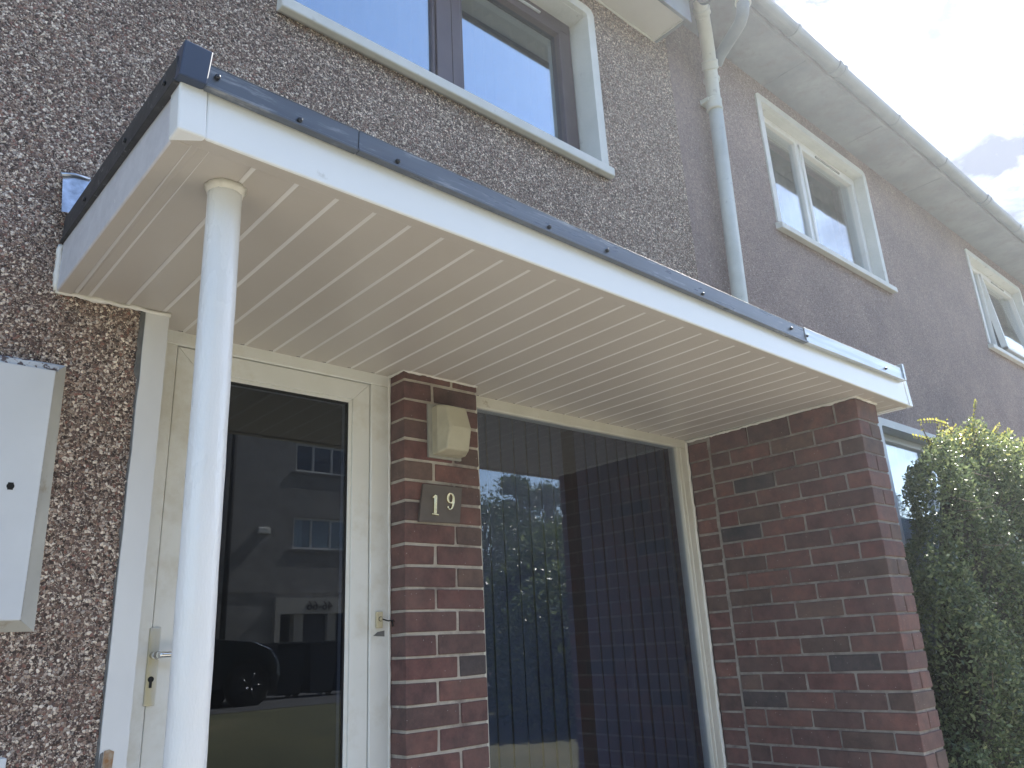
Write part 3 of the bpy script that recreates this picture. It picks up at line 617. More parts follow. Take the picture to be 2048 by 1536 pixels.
# left trim: from cap to the wall, dusty black
m1 = MB(); La, Lb = v((CX0-.016, TY+.02, C3.z+.0)), v((CX0-.014, -.004, W(128, 486, y=0).z)); Ta, Tb = v((CX0-.016, TY+.02, C3.z+.062)), v((CX0-.014, -.004, W(130, 437, y=0).z))
m1.hexa((La, La+v((.014, 0, 0)), Lb+v((.014, 0, 0)), Lb, Ta, Ta+v((.014, 0, 0)), Tb+v((.014, 0, 0)), Tb))
m1.hexa((La+v((-.004, 0, -.005)), La+v((.016, 0, -.005)), Lb+v((.016, 0, -.005)), Lb+v((-.004, 0, -.005)), La+v((-.004, 0, .005)), La+v((.016, 0, .005)), Lb+v((.016, 0, .005)), Lb+v((-.004, 0, .005))))
cp(m1, 'side_trim', DUSTY, bevel=.0015)
for t in (.07, .36, .74):
    p = La.lerp(Lb, t)+v((0, 0, .03)); q = MB(); q.tube([p, p+v((-.006, 0, 0))], .006, 12); part(q.build('screw', SCREW), can)
m1 = MB(); m1.hexa((W(123, 423, y=-.03), W(152, 427, y=-.03), W(152, 427, y=-.026), W(123, 423, y=-.026), W(126, 346, y=-.012), W(187, 362, y=-.012), W(187, 362, y=-.008), W(126, 346, y=-.008)))
m1.tube([W(122, 349, y=-.02), W(150, 350, y=-.016), W(180, 358, y=-.014)], .006, 8, jit=.2)
cp(m1, 'flashing', ZINC)
# sealant beads against house, pillar and side wall
cb = MB()
def bead(pts, r=.006, jit=.3, amp=.003, sd=0):
    out = []
    for i in range(len(pts)-1):
        a, b = Vector(pts[i]), Vector(pts[i+1]); n = max(int((b-a).length/.012), 1)
        for k in range(n):
            p = a.lerp(b, k/n); out.append(p+Vector((mnoise.noise(p*40+v((sd, 0, 0))), mnoise.noise(p*40+v((9, sd, 0))), mnoise.noise(p*40+v((0, 5, sd)))))*amp)
    out.append(Vector(pts[-1])); cb.tube(out, [r*(1+1.1*max(0, mnoise.noise(p*22+v((3, 3, sd))))) for p in out], 7, jit=jit)
bead([(WLt.x-.004, -.004, WLt.z-.01), (WLb.x-.003, -.004, WLb.z+.02), (WLb.x+.0, -.004, WLb.z+.002)], .008)
cp(cb, 'sealant', CAULK); cb = MB()
bead([(WLb.x, -.004, WLb.z), (-.60, -.004, .031), (-.476, -.012, .029), (-.41, -.016, .029)], .0055)
cp(cb, 'sealant', CAULK); cb = MB()
bead([(px0-.004, py1, .031), (px0-.002, py0-.002, .031), (px1+.002, py0-.002, .029)], .0045, sd=2)
cp(cb, 'sealant', CAULK); cb = MB()
bead([(rx0-.002, .10, .018), (rx0-.002, ry1, .016), (rx0-.002, ry0-.002, zs(rx0, ry0)+.004), (rx1+.003, ry0-.002, zs(rx1, ry0)+.003), (rx1+.003, -.5, .012)], .0055, sd=4)
cp(cb, 'sealant', CAULK)

# ---- post
pt = thing('canopy_post', 'round white gloss painted steel post under the front left corner of the canopy', 'post', (-.54, -.748, GZ))
pp = MB(); n = 90; pts = []
for k in range(n+1):
    z = GZ+(.036-GZ)*k/n; t = (z-.01)/(-1.128-.01); pts.append(v((-.5445+.0055*t+.0008*mnoise.noise(v((0, 0, z*8))), -.748, z)))
pp.tube(pts, [.0362+.0008*mnoise.noise(v((2, 0, q.z*11))) for q in pts], 40)
part(pp.build('shaft', POST), pt)
q = MB(); q.tube([pts[-1]+v((0, 0, -.016)), pts[-1]+v((0, 0, -.008)), pts[-1]+v((0, 0, .0))], [.0366, .0385, .045], 40, jit=.05)
part(q.build('sealant_collar', CAULK), pt)

# ================================================================ SMALL THINGS ON THE WALL
mbx = thing('meter_box', 'large white meter cupboard on the pebbledash left of the door, paint peeling along its top', 'meter box', (-.9, 0, -.86))
P0, P1, O0, O1 = W(113, 741, y=-.04), W(48, 1241, y=-.04), W(133, 732, y=0), W(68, 1263, y=0)
bx0 = -1.16
m1 = MB(); m1.box(bx0+.03, P0.x, -.040, -.02, P1.z, P0.z); part(m1.build('door', METER, bevel=.003, seg=2), mbx)
m1 = MB()
i_ = [v((bx0+.03, -.034, P1.z)), v((P0.x+.001, -.034, P1.z)), v((P0.x+.001, -.034, P0.z)), v((bx0+.03, -.034, P0.z))]; o_ = [v((bx0, 0, O1.z)), v((O1.x, 0, O1.z)), v((O0.x, 0, O0.z)), v((bx0, 0, O0.z))]
for k in (0, 1, 3): m1.face([i_[k], i_[(k+1) % 4], o_[(k+1) % 4], o_[k]])
part(m1.build('frame', METERF, recalc=True), mbx)
m1 = MB(); m1.face([i_[2], i_[3], o_[3], o_[2]]); m1.box(bx0+.02, P0.x+.006, -.034, -.002, P0.z+.0005, P0.z+.016); part(m1.build('peeling_top', PEEL), mbx)
K = W(21, 972, y=-.041); m1 = MB(); m1.tube([K, K+v((0, .008, 0))], .0085, 16); m1.box(K.x-.006, K.x+.006, -.0408, -.035, K.z-.009, K.z+.009); part(m1.build('keyhole', DARK), mbx)
K = W(14, 1516, y=-.03); m1 = MB(); m1.box(K.x-.22, K.x, -.03, 0, K.z-.4, K.z); m1.box(K.x-.20, K.x-.02, -.034, -.03, K.z-.38, K.z-.02)
tag(m1.build('utility_box', METER, bevel=.004, seg=2), 'small white box low on the pebbledash, its corner showing under the meter cupboard', 'utility box')

lt = thing('wall_lamp', 'yellowed faceted bulkhead lamp on the brick pillar above the number plaque', 'lamp', (.61, 0, -.28))
m1 = MB(); m1.box(.540, .690, .001, .0145, -.287, -.083); part(m1.build('back_plate', GREYB, bevel=.003, seg=2), lt)
# faceted cover: front ring of points, crease in the middle
x0, x1 = .556, .686; fx0, fx1 = .572, .668
cv = MB(); B = [v((x0, .001, -.275)), v((x1, .001, -.275)), v((x1, .001, -.096)), v((x0, .001, -.096))]
T = [v((fx0-.003, -.070, -.266)), v((fx1+.002, -.070, -.266)), v((fx1+.008, -.082, -.182)), v((fx1-.004, -.066, -.100)), v((fx0+.002, -.066, -.100)), v((fx0+.006, -.082, -.182))]
Tb = [v((x0, -.030, -.277)), v((x1, -.030, -.277)), v((x1, -.030, -.186)), v((x1, -.030, -.094)), v((x0, -.030, -.094)), v((x0, -.030, -.186))]
Bb = [v((x0, .001, -.277)), v((x1, .001, -.277)), v((x1, .001, -.186)), v((x1, .001, -.094)), v((x0, .001, -.094)), v((x0, .001, -.186))]
i0 = len(cv.v); cv.v += [tuple(p) for p in T+Tb+Bb]
cv.f += [(0, 1, 2, 5), (5, 2, 3, 4)]
for k in range(6):
    k2 = (k+1) % 6; cv.f += [(k, 6+k, 6+k2, k2), (6+k, 12+k, 12+k2, 6+k2)]
cv.m = [0]*len(cv.f); cv.sm = [False]*len(cv.f)
part(cv.build('cover', BEIGE, bevel=.007, seg=3), lt)

pq = thing('number_plaque', 'brown square tile with brass figures reading 19 on the brick pillar', 'house number', (.6, 0, -.52))
a, b, c_, d = W(847, 967, y=.003), W(925, 975, y=.003), W(920, 1047, y=.003), W(838, 1043, y=.003)
m1 = MB(); t = v((0, .0115, 0)); m1.hexa((d, c_, c_+t, d+t, a, b, b+t, a+t)); part(m1.build('plate', TILE, bevel=.002, seg=2), pq)
def ribbon(mb, pts, o, s, ang, y0, y1):
    """variable width stroke in the plaque plane; pts = (x, z, halfwidth)"""
    ca, sa = math.cos(ang), math.sin(ang); L_, R_ = [], []
    for k, (x, z, h) in enumerate(pts):
        xa, za = pts[max(k-1, 0)][:2]; xb, zb = pts[min(k+1, len(pts)-1)][:2]; dx, dz = xb-xa, zb-za; l = math.hypot(dx, dz) or 1
        nx, nz = -dz/l, dx/l
        for lst, sg in ((L_, 1), (R_, -1)):
            u, w_ = (x+nx*h*sg)*s, (z+nz*h*sg)*s; lst.append((o.x+u*ca-w_*sa, o.z+u*sa+w_*ca))
    for k in range(len(pts)-1):
        q = [L_[k], L_[k+1], R_[k+1], R_[k]]; mb.hexa([(p[0], y1, p[1]) for p in q]+[(p[0], y0, p[1]) for p in q])
def digit(which, o, s, ang):
    mb = MB()
    if which == '1':
        ribbon(mb, [(0, .06, .085), (0, .97, .085)], o, s, ang, -.0035, .003); ribbon(mb, [(-.20, .03, .035), (.20, .03, .035)], o, s, ang, -.0038, .003); ribbon(mb, [(-.21, .80, .01), (-.10, .87, .05), (.0, .975, .04)], o, s, ang, -.0037, .003)
    else:
        pts = []
        for k in range(29):
            an = 2*math.pi*k/28; pts.append((.20*math.cos(an), .70+.27*math.sin(an), .035+.045*abs(math.cos(an))))
        ribbon(mb, pts, o, s, ang, -.0035, .003)
        ribbon(mb, [(.205, .72, .07), (.21, .55, .075), (.17, .33, .07), (.10, .14, .05), (-.03, .05, .035), (-.14, .08, .035)], o, s, ang, -.0037, .003)
        ribbon(mb, [(-.23, .15, .03), (-.17, .16, .07), (-.11, .15, .03)], o, s, ang, -.0039, .003)
    return mb
D1 = W(870, 1030, y=0); part(digit('1', D1, .074, R(-3)).build('digit', BRASS, bevel=.0006), pq)
D9 = W(900, 1021, y=0); part(digit('9', D9, .064, R(-4)).build('digit', BRASS, bevel=.0006), pq)

db = thing('doorbell', 'worn ivory doorbell push on the right of the door frame with a loose dark wire', 'doorbell', (.395, .1, -.85))
m1 = MB(); m1.box(.380, .404, .094, .104, -.875, -.822); part(m1.build('plate', BELLW, bevel=.0015), db)
m1 = MB(); m1.tube([(.3945, .0925, -.846), (.3945, .0945, -.846)], .0078, 20); part(m1.build('button_ring', DARK), db)
m1 = MB(); m1.tube([(.3945, .0905, -.846), (.3945, .0945, -.846)], .006, 20); part(m1.build('button', BELLW), db)
m1 = MB(); m1.tube([(.400, .093, -.846), (.410, .088, -.850), (.420, .086, -.853), (.430, .082, -.852), (.437, .085, -.862), (.438, .09, -.872)], .0022, 8)
for k in range(5): m1.tube([(.433, .086, -.853), (.433+random.uniform(-.01, .014), .078, -.853+random.uniform(-.02, .014))], .0011, 5)
part(m1.build('wire', DARK), db)

# ================================================================ DRAINPIPES
dp = thing('drainpipe', 'tall grey painted drainpipe with collars running down the wall behind the canopy', 'drainpipe', (2.75, -.06, GZ))
b0 = W(1480, 600, y=-.06); b1 = W(1429, 205, y=-.06); dr = (b0-b1)/(b1.z-b0.z)
base = b0+(b0-b1)*((b0.z-GZ-.05)/(b1.z-b0.z))
m1 = MB(); m1.tube([base, b0, b1], .045, 28); part(m1.build('lower_pipe', PIPE), dp)
up_ = [b1+v((0, 0, -.02)), b1+v((.0, 0, .05)), W(1421, 140, y=-.085), W(1417, 105, y=-.12), W(1411, 65, y=-.165), W(1405, 30, y=-.21), W(1400, 4, y=-.25), W(1398, -14, y=-.27), W(1397, -50, y=-.285)]
m1 = MB(); m1.tube(up_, .043, 28); part(m1.build('swan_neck', PIPE), dp)
def collar(p, q, r, name, parent, L_=.07):
    d = (Vector(q)-Vector(p)).normalized(); p = Vector(p); m = MB()
    m.tube([p, p+d*.008, p+d*.012, p+d*(L_-.012), p+d*(L_-.008), p+d*L_], [r*1.0, r*1.16, r*1.10, r*1.10, r*1.16, r*1.0], 28); return part(m.build(name, PIPE), parent)
for px_, py_, l_ in ((1430, 222, .085), (1424, 164, .03)):
    p = W(px_, py_, y=-.062); collar(p, p+v((0, 0, .05)), .046, 'collar', dp, l_)
collar(up_[2], up_[3], .047, 'collar', dp, .06); collar(up_[5], up_[6], .047, 'collar', dp, .05)
for py_, px_ in ((205, 1429),):
    p = W(px_, py_, y=-.06); m1 = MB(); m1.box(p.x-.075, p.x+.055, -.004, -.001, p.z-.02, p.z+.02); m1.box(p.x-.07, p.x-.045, -.06, -.004, p.z-.015, p.z+.015); part(m1.build('wall_clip', PIPE, bevel=.003), dp)
dp2 = thing('gutter_outlet_pipe', 'short grey elbow pipe running back from the neighbouring gutter to the drainpipe', 'drainpipe', (2.8, -.2, 2.6))
pth = [W(1487, -25, y=-.405), W(1486, 8, y=-.40), W(1485, 28, y=-.385), W(1480, 46, y=-.34), W(1468, 66, y=-.27), W(1440, 110, y=-.13), W(1432, 130, y=-.085)]
m1 = MB(); m1.tube(pth, .040, 26); part(m1.build('elbow_pipe', GUTM), dp2)
collar(pth[1], pth[0], .044, 'collar', dp2, .05); collar(pth[0], pth[0]+(pth[0]-pth[1]), .044, 'collar', dp2, .05)

# ================================================================ NEIGHBOURING HOUSE
nb = thing('neighbouring_house', 'smooth grey harled house beyond the drainpipe with white plastic windows', 'house', (6, 0, GZ))
def npart(mb, name, mats, **kw): return part(mb.build(name, mats, **kw), nb)
nx1 = 16.0; nzt = 2.912
W2 = (3.555, 5.167, 1.715, 2.735); W3 = (7.56, 9.18, 1.715, 2.735); W1 = (4.50, 6.4, -1.2, .412)
ops = [(W2, 'b'), (W3, 'b')]
n = MB()
y0 = .006
n.box(HX+.001, nx1, y0, .28, nzt-.15, nzt+.1)
n.box(HX+.001, W2[0], y0, .28, .6, nzt-.15); n.box(W2[1], W3[0], y0, .28, .6, nzt-.15); n.box(W3[1], nx1, y0, .28, .6, nzt-.15)
n.box(W2[0], W2[1], y0, .28, .6, W2[2]); n.box(W2[0], W2[1], y0, .28, W2[3], nzt-.15); n.box(W3[0], W3[1], y0, .28, .6, W3[2]); n.box(W3[0], W3[1], y0, .28, W3[3], nzt-.15)
n.box(HX+.001, W1[0], y0, .28, GZ, .6); n.box(W1[1], nx1, y0, .28, GZ, .6); n.box(W1[0], W1[1], y0, .28, GZ, W1[2]); n.box(W1[0], W1[1], y0, .28, W1[3], .6)
npart(n, 'wall', HAR)
n = MB(); n.box(HX+.001, nx1, 5.8, 6, GZ, nzt); n.box(nx1-.1, nx1, .28, 5.8, GZ, nzt); n.box(HX+.001, nx1, .28, 5.8, .7, .9); n.box(HX+.001, HX+.1, .28, 5.8, GZ, nzt); n.box(HX+.1, nx1-.1, .28, 5.8, nzt-.02, nzt+.1); npart(n, 'interior_walls', ROOM)
n = MB(); xx = HX+.001
while xx < nx1:
    n.box(xx, min(xx+1.22, nx1)-.004, -.345, y0, nzt+random.uniform(0, .002), nzt+.02); xx += 1.22
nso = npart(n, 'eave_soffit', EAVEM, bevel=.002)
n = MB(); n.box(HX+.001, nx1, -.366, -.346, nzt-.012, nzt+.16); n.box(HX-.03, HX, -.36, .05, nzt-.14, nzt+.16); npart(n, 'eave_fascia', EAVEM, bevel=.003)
n = MB(); n.prism([(-.38, nzt+.13), (-.38, nzt+.18), (2.9, nzt+1.95), (6.3, nzt+.2), (6.3, nzt+.15), (2.9, nzt+1.88)], 'x', HX-.03, nx1); npart(n, 'roof', TILES)
def nb_window(Wn, mull, recess, vent=True, blindm=None, ajar=0):
    x0, x1, z0, z1 = Wn; s = MB(); ring(s, x0, x1, z0, z1, .055, -.006, .03)
    s.box(x0-.012, x0+.001, .03, .2, z0, z1); s.box(x1-.001, x1+.012, .03, .2, z0, z1); s.box(x0, x1, .03, .2, z1-.003, z1+.012)
    win = npart(s, 'window', PAINT)
    q = MB(); q.prism([(-.045, z0-.075), (-.045, z0-.03), (.1, z0+.004), (.1, z0-.03), (.0, z0-.07)], 'x', x0-.08, x1+.10); sub(q, 'sill', PAINT, win, bevel=.004)
    y = recess; q = MB(); fw = .05
    q.box(x0, x1, y, y+.06, z1-.055, z1-.003); q.box(x0, x1, y, y+.06, z0, z0+.06); q.box(x0, x0+.05, y+.001, y+.06, z0, z1-.01); q.box(x1-.05, x1, y+.001, y+.06, z0, z1-.01); q.box(mull, mull+.05, y+.001, y+.06, z0, z1-.01)
    sub(q, 'frame', UPVC, win, bevel=.004); q = MB()
    q.box(mull+.05, mull+.085, y-.012, y+.05, z0+.055, z1-.05); q.box(x1-.088, x1-.05, y-.012, y+.05, z0+.055, z1-.05); q.box(mull+.05, x1-.05, y-.0125, y+.05, z1-.09, z1-.05); q.box(mull+.05, x1-.05, y-.0125, y+.05, z0+.055, z0+.09)
    def swing(m):
        c_, s_ = math.cos(ajar), math.sin(ajar); m.v = [(a, y-(z1-.05-b2)*s_+(b1-y)*c_, z1-.05-(z1-.05-b2)*c_-(b1-y)*s_) for a, b1, b2 in m.v]; return m
    sub(swing(q), 'casement', UPVC, win, bevel=.004)
    if vent:
        q = MB(); q.box((mull+x1)/2-.21, (mull+x1)/2+.19, y-.022, y-.01, z1-.078, z1-.062); sub(q, 'trickle_vent', GREYB, win, bevel=.002)
    for a, b in ((x0+.03, mull+.01), (mull+.07, x1-.07)):
        q = MB(); q.box(a, b, y+.026, y+.032, z0+.04 if a < mull else z0+.065, z1-.04 if a < mull else z1-.06); sub(swing(q) if a > mull else q, 'pane', GLASS, win)
    q = MB(); nn = 90
    for k in range(nn):
        xa = x0+(x1-x0)*k/nn; xb = x0+(x1-x0)*(k+1)/nn; cy_ = .17 if not vent else .34; ya, yb = cy_+.02*math.sin(k*.9), cy_+.02*math.sin((k+1)*.9); q.face([(xa, ya, z0), (xb, yb, z0), (xb, yb, z1), (xa, ya, z1)], sm=True)
    if blindm: sub(q, 'curtain', blindm, win)
    return win
a_ = nb_window(W2, W(1592, 285, y=.08).x-.03, .08, True, GREYC); a_['label'] = 'nearer upstairs white plastic window'
b_ = nb_window(W3, 8.05, .08, True, GREYC, R(5)); b_['label'] = 'farther upstairs white plastic window'
nbl = nb_window(W1, 5.45, .10, False, NET); nbl['label'] = 'ground floor window with a deep white surround, half behind the hedge'
gt2 = thing('roof_gutter', 'long pale gutter with clips along the eave of the neighbouring house against the sky', 'gutter', (6, -.4, nzt))
n = MB(); half_gutter(n, HX-.02, nx1, -.413, nzt+.055, .055); part(n.build('channel', GUTM), gt2)
for bx in (3.35, 4.93, 5.9, 7.86, 8.9, 9.9, 11, 12, 13, 14, 15):
    q = MB(); half_gutter(q, bx, bx+.03, -.413, nzt+.058, .062, t=.007); part(q.build('bracket', GUTM), gt2)
for bx in (3.93, 6.9, 10.5):
    q = MB(); half_gutter(q, bx, bx+.035, -.413, nzt+.058, .066, t=.01); half_gutter(q, bx+.08, bx+.115, -.413, nzt+.058, .066, t=.01); half_gutter(q, bx+.03, bx+.085, -.413, nzt+.057, .060, t=.006); part(q.build('joint', GUTM), gt2)
q = MB(); q.tube([(2.70, -.413, nzt+.01), (2.70, -.413, nzt-.06)], [.05, .046], 24); part(q.build('outlet', GUTM), gt2)

# ================================================================ FOLIAGE
rng = np.random.default_rng(3)
def leaf_mesh(name, P, size, mat, up=.3, asp=.5, nrm=None):
    """P (n,3) positions -> pointed folded leaves, one object"""
    n = len(P); s = size*rng.uniform(.45, 1.4, n)[:, None]
    a = rng.normal(size=(n, 3)); a[:, 2] += up
    if nrm is not None: a += nrm*1.1
    a /= np.linalg.norm(a, axis=1)[:, None]
    b = np.cross(a, rng.normal(size=(n, 3))); b /= np.linalg.norm(b, axis=1)[:, None]; c = np.cross(a, b)
    v0 = P; v1 = P+a*s*.45+b*s*asp*.5+c*s*.10; v2 = P+a*s; v3 = P+a*s*.45-b*s*asp*.5+c*s*.10
    V = np.stack([v0, v1, v2, v3], 1).reshape(-1, 3).astype(np.float32)
    idx = np.arange(n)*4; F = np.stack([idx, idx+1, idx+2, idx, idx+2, idx+3], 1).reshape(-1)
    me = bpy.data.meshes.new(name); me.vertices.add(n*4); me.vertices.foreach_set('co', V.ravel()); me.loops.add(n*6); me.loops.foreach_set('vertex_index', F.astype(np.int32))
    me.polygons.add(n*2); me.polygons.foreach_set('loop_start', np.arange(0, n*6, 3, dtype=np.int32)); me.polygons.foreach_set('loop_total', np.full(n*2, 3, dtype=np.int32))
    me.update(); me.validate(); me.materials.append(mat); o = bpy.data.objects.new(name, me); COL.objects.link(o); return o
hg = thing('hedge', 'clipped green privet hedge with yellow young tips beside the brick porch wall', 'hedge', (4.2, -.6, GZ))
def hedge_shape(u, vv):
    """u around the front (0=left end back, 1=right far), vv height 0..1 -> point, normal"""
    pass
HT = .10
def in_out(p):
    # signed distance-ish to rounded hedge body
    x, y, z = p
    xl = np.interp(z, [-2.1, -.75, -.5, -.25, -.05, .1], [2.66, 2.72, 2.95, 2.86, 3.02, 3.40])+np.interp(z, [-1.0, -.5], [.7, 1.8])*(y+.85)+.10*np.sin(z*5+1)+.05*np.sin(z*13)
    cx = (xl+7.2)/2; hx = (7.2-xl)/2; cy, hy = -.55, .31; cz = (GZ+HT)/2; hz = (HT-GZ)/2
    r = .20; q = np.maximum(np.abs(np.stack([x-cx, y-cy, z-cz], -1))-np.stack([hx-r, hy*np.ones_like(hx)-r, hz*np.ones_like(hx)-r], -1), 0)
    d = np.linalg.norm(q, axis=-1)-r
    return d
N0 = 1500000
p = rng.uniform((2.5, -1.1, GZ+.1), (5.9, -.05, .35), (N0, 3))
d = in_out((p[:, 0], p[:, 1], p[:, 2]))
d += .05*np.sin(p[:, 0]*17+p[:, 2]*9)*np.sin(p[:, 1]*19+1)+.03*np.sin(p[:, 0]*31+2)*np.sin(p[:, 2]*27)+.045*np.sin(p[:, 0]*6+p[:, 2]*7+.5)
keep = (d > -.10) & (d < .02) & (rng.uniform(size=N0) < np.exp(-np.abs(d+.015)*14))
vis = (p[:, 1] < -.22) & ~((p[:, 0] > 3.9) & (p[:, 1] > -.55) & (p[:, 2] < -.2))
P_ = p[keep & vis][:110000]
P_ = P_-np.array([4.2, -.6, GZ])
kt = rng.uniform(size=len(P_)) < np.clip((P_[:, 2]+GZ+.22)*2.2, 0, .55)  # share of leaves with painted-in sunlight grows towards the top
o = leaf_mesh('foliage', P_[~kt], .024, HEDGE, .25); o.parent = hg
o = leaf_mesh('sunlit_foliage', P_[kt]+np.array([0, -.012, .012]), .025, SUNLEAF, .8); o.parent = hg
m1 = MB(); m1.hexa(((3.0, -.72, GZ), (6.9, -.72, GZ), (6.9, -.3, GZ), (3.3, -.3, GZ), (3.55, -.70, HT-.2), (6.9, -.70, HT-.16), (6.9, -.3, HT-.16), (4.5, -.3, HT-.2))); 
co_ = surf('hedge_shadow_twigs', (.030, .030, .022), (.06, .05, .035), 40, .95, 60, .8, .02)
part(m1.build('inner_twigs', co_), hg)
m1 = MB()
for k in range(90):
    m1 = MB()
    x = random.uniform(2.95, 5.5); z = random.uniform(GZ+.2, HT-.1); yy = -.86+random.uniform(-.03, .08); a = v((x, yy, z)); dirn = v((random.uniform(-1, 1), random.uniform(-.5, .1), random.uniform(-.2, 1))).normalized()
    m1.tube([a, a+dirn*.07, a+dirn*.14+v((0, 0, .01))], [.0022, .0018, .001], 5); part(m1.build('twig', BARK), hg)
# long young shoots with paired leaves
def shoot(pts, n, size=.022):
    pts = [Vector(p) for p in pts]; m = MB(); m.tube(pts, [.0025]*(len(pts)-1)+[.001], 6); L_ = []
    st_ = part(m.build('stem', BARK), hg); V = []; F = []
    for k in range(n):
        t = k/(n-1)*(len(pts)-1); i = min(int(t), len(pts)-2); p = pts[i].lerp(pts[i+1], t-i); tn = (pts[i+1]-pts[i]).normalized()
        for sgn in (1, -1):
            sd_ = tn.cross(v((random.uniform(-.4, .4), 1, random.uniform(-.3, .3)))).normalized()*sgn; q = (sd_+tn*.5).normalized(); s = size*(1.1-.4*k/n); w_ = tn.cross(q).normalized()*s*.28+tn*s*.12
            V += [p, p+q*s*.5+w_, p+q*s, p+q*s*.5-w_]; F.append((len(V)-4, len(V)-3, len(V)-2, len(V)-1))
    me = bpy.data.meshes.new('shoot_leaves'); me.from_pydata([tuple(a) for a in V], [], F); me.materials.append(TIPS); o = bpy.data.objects.new('shoot_leaves', me); COL.objects.link(o); part(o, hg)
SY = -.80
shoot([W(1946, 866, y=SY), W(1946, 842, y=SY), W(1950, 815, y=SY), W(1952, 802, y=SY)], 12)
shoot([W(1905, 866, y=SY), W(1890, 848, y=SY), W(1868, 841, y=SY), W(1843, 842, y=SY)], 13)
shoot([W(1880, 890, y=SY), W(1862, 882, y=SY), W(1845, 876, y=SY), W(1828, 872, y=SY)], 9)
shoot([W(1985, 868, y=SY), W(1992, 858, y=SY), W(1999, 849, y=SY)], 6)
shoot([W(2000, 880, y=SY), W(2008, 868, y=SY), W(2020, 860, y=SY)], 6)
for k in range(60):
    t = random.random(); X = 1850+t*230; Y = 880-15*math.sin(min(t*2, 1)*3.1)+t*25+random.uniform(-6, 12)
    a = W(X, Y, y=SY+random.uniform(-.04, .1)); a.z = min(a.z, HT+.03); d_ = v((random.uniform(-.06, .06), random.uniform(-.05, .05), random.uniform(.03, .10)))
    if k < 34: shoot([a-d_*.3, a+d_*.5, a+d_], 5, .022)

# ================================================================ ACROSS THE STREET (seen in the glass)
BZ = RZ
flats = thing('block_of_flats', 'grey three storey block of flats across the road, mirrored in the door glass', 'building', (7, -18, BZ))
def fpn(mb, name, mats, **kw): return part(mb.build(name, mats, **kw), flats)
REND = surf('grey_render', (.27, .26, .25), (.36, .345, .335), 3, .9, 60, .5, .006, dirt=(.16, .15, .15), dsc=1.2, dlo=.5, dhi=.75)
wins = []; cols = [-8.5, -3.5, 1.5, 9.05, 12.3]
D = -18.0
rows = [(1.90, 2.78), (4.10, 4.95)]
xs_ = sorted(cols)
f = MB()
cuts = []
for cx in cols:
    for (z0, z1) in rows: cuts.append((cx, cx+1.75, z0, z1))
zlev = [BZ-.3, 1.90, 2.78, 4.10, 4.95, 7.2]
for i in range(5):
    z0, z1 = zlev[i], zlev[i+1]
    if (z0, z1) in ((1.90, 2.78), (4.10, 4.95)):
        x = -12
        for cx in xs_: f.box(x, cx, D-.3, D, z0, z1); x = cx+1.75
        f.box(x, 14.2, D-.3, D, z0, z1)
    elif i == 0:
        f.box(-12, 8.75, D-.3, D, z0, z1); f.box(10.85, 14.2, D-.3, D, z0, z1); f.box(8.75, 10.85, D-.3, D, .5, z1)
    else: f.box(-12, 14.2, D-.3, D, z0, z1)
f.box(-12, 14.2, D-8, D-7.7, BZ-.3, 7.2); f.box(-12, -11.7, D-7.7, D-.3, BZ-.3, 7.2); f.box(13.9, 14.2, D-7.7, D-.3, BZ-.3, 7.2)
fpn(f, 'wall', REND)
f = MB(); f.prism([(D+.04, 7.2), (D+.04, 7.35), (D-4, 7.95), (D-8.4, 7.35), (D-8.4, 7.2)], 'x', -12.3, 14.5); fpn(f, 'roof', TILES)
f = MB(); f.box(-12, 14.2, D, D+.03, .70, .76); fpn(f, 'band_course', REND)
f = MB(); f.box(-11.9, 13.9, D-1.3, D-1.25, BZ, 7.1); fpn(f, 'interior_walls', ROOM)
for (x0, x1, z0, z1) in cuts:
    q = MB(); t = .06; y_ = D-.12
    q.box(x0, x1, y_, y_+.06, z1-t, z1); q.box(x0, x1, y_, y_+.06, z0, z0+t)
    for xb in (x0, x0+.55, x0+1.15, x1-t): q.box(xb, xb+t, y_+.001, y_+.062, z0+t, z1-t)
    wn_ = fpn(q, 'window', UPVC)
    q = MB(); q.box(x0-.12, x1+.12, D, D+.035, z0-.10, z0-.02); sub(q, 'sill', CEM, wn_)
    q = MB(); q.box(x0+.02, x1-.02, y_+.02, y_+.026, z0+.02, z1-.02); sub(q, 'pane', GLASS, wn_)
    if z0 < 3:
        q = MB(); q.box(x0+.1, x0+.42, y_-.2, y_-.18, z0, z1); sub(q, 'curtain', NET, wn_)
f = MB(); f.box(8.55, 11.05, D, D+.16, .14, .56); f.box(8.55, 8.70, D, D+.16, BZ, .14); f.box(10.90, 11.05, D, D+.16, BZ, .14); f.box(9.15, 9.42, D-.2, D+.06, BZ, .14); f.box(10.15, 10.4, D-.2, D+.06, BZ, .14)
ent = fpn(f, 'entrance', surf('pale_entrance_paint', (.42, .40, .36), (.5, .48, .44), 5, .7, 30, .2, .004))
f = MB(); f.box(9.42, 10.15, D-.14, D-.08, BZ, .10); sub(f, 'door', surf('dark_door_paint', (.02, .025, .04), None, 5, .4, 20, .1, .001), ent)
fc = bpy.data.curves.new('numbers', 'FONT'); fc.body = '46-66'; fc.size = .34; fc.extrude = .01; fc.align_x = 'CENTER'
fo = bpy.data.objects.new('tmp', fc); COL.objects.link(fo); bpy.context.view_layer.update()
tm = bpy.data.meshes.new_from_object(fo); bpy.data.objects.remove(fo); tm.materials.clear(); tm.materials.append(DARK)
to = bpy.data.objects.new('street_numbers', tm); COL.objects.link(to); to.rotation_euler = (R(90), 0, R(180)); to.location = (9.85, D+.175, .24)
to.parent = flats; to.location = to.location-flats.location
f = MB(); f.tube([(7.2, D+.08, 7.2), (7.2, D+.08, BZ)], .07, 12); fpn(f, 'soil_pipe', DARK)
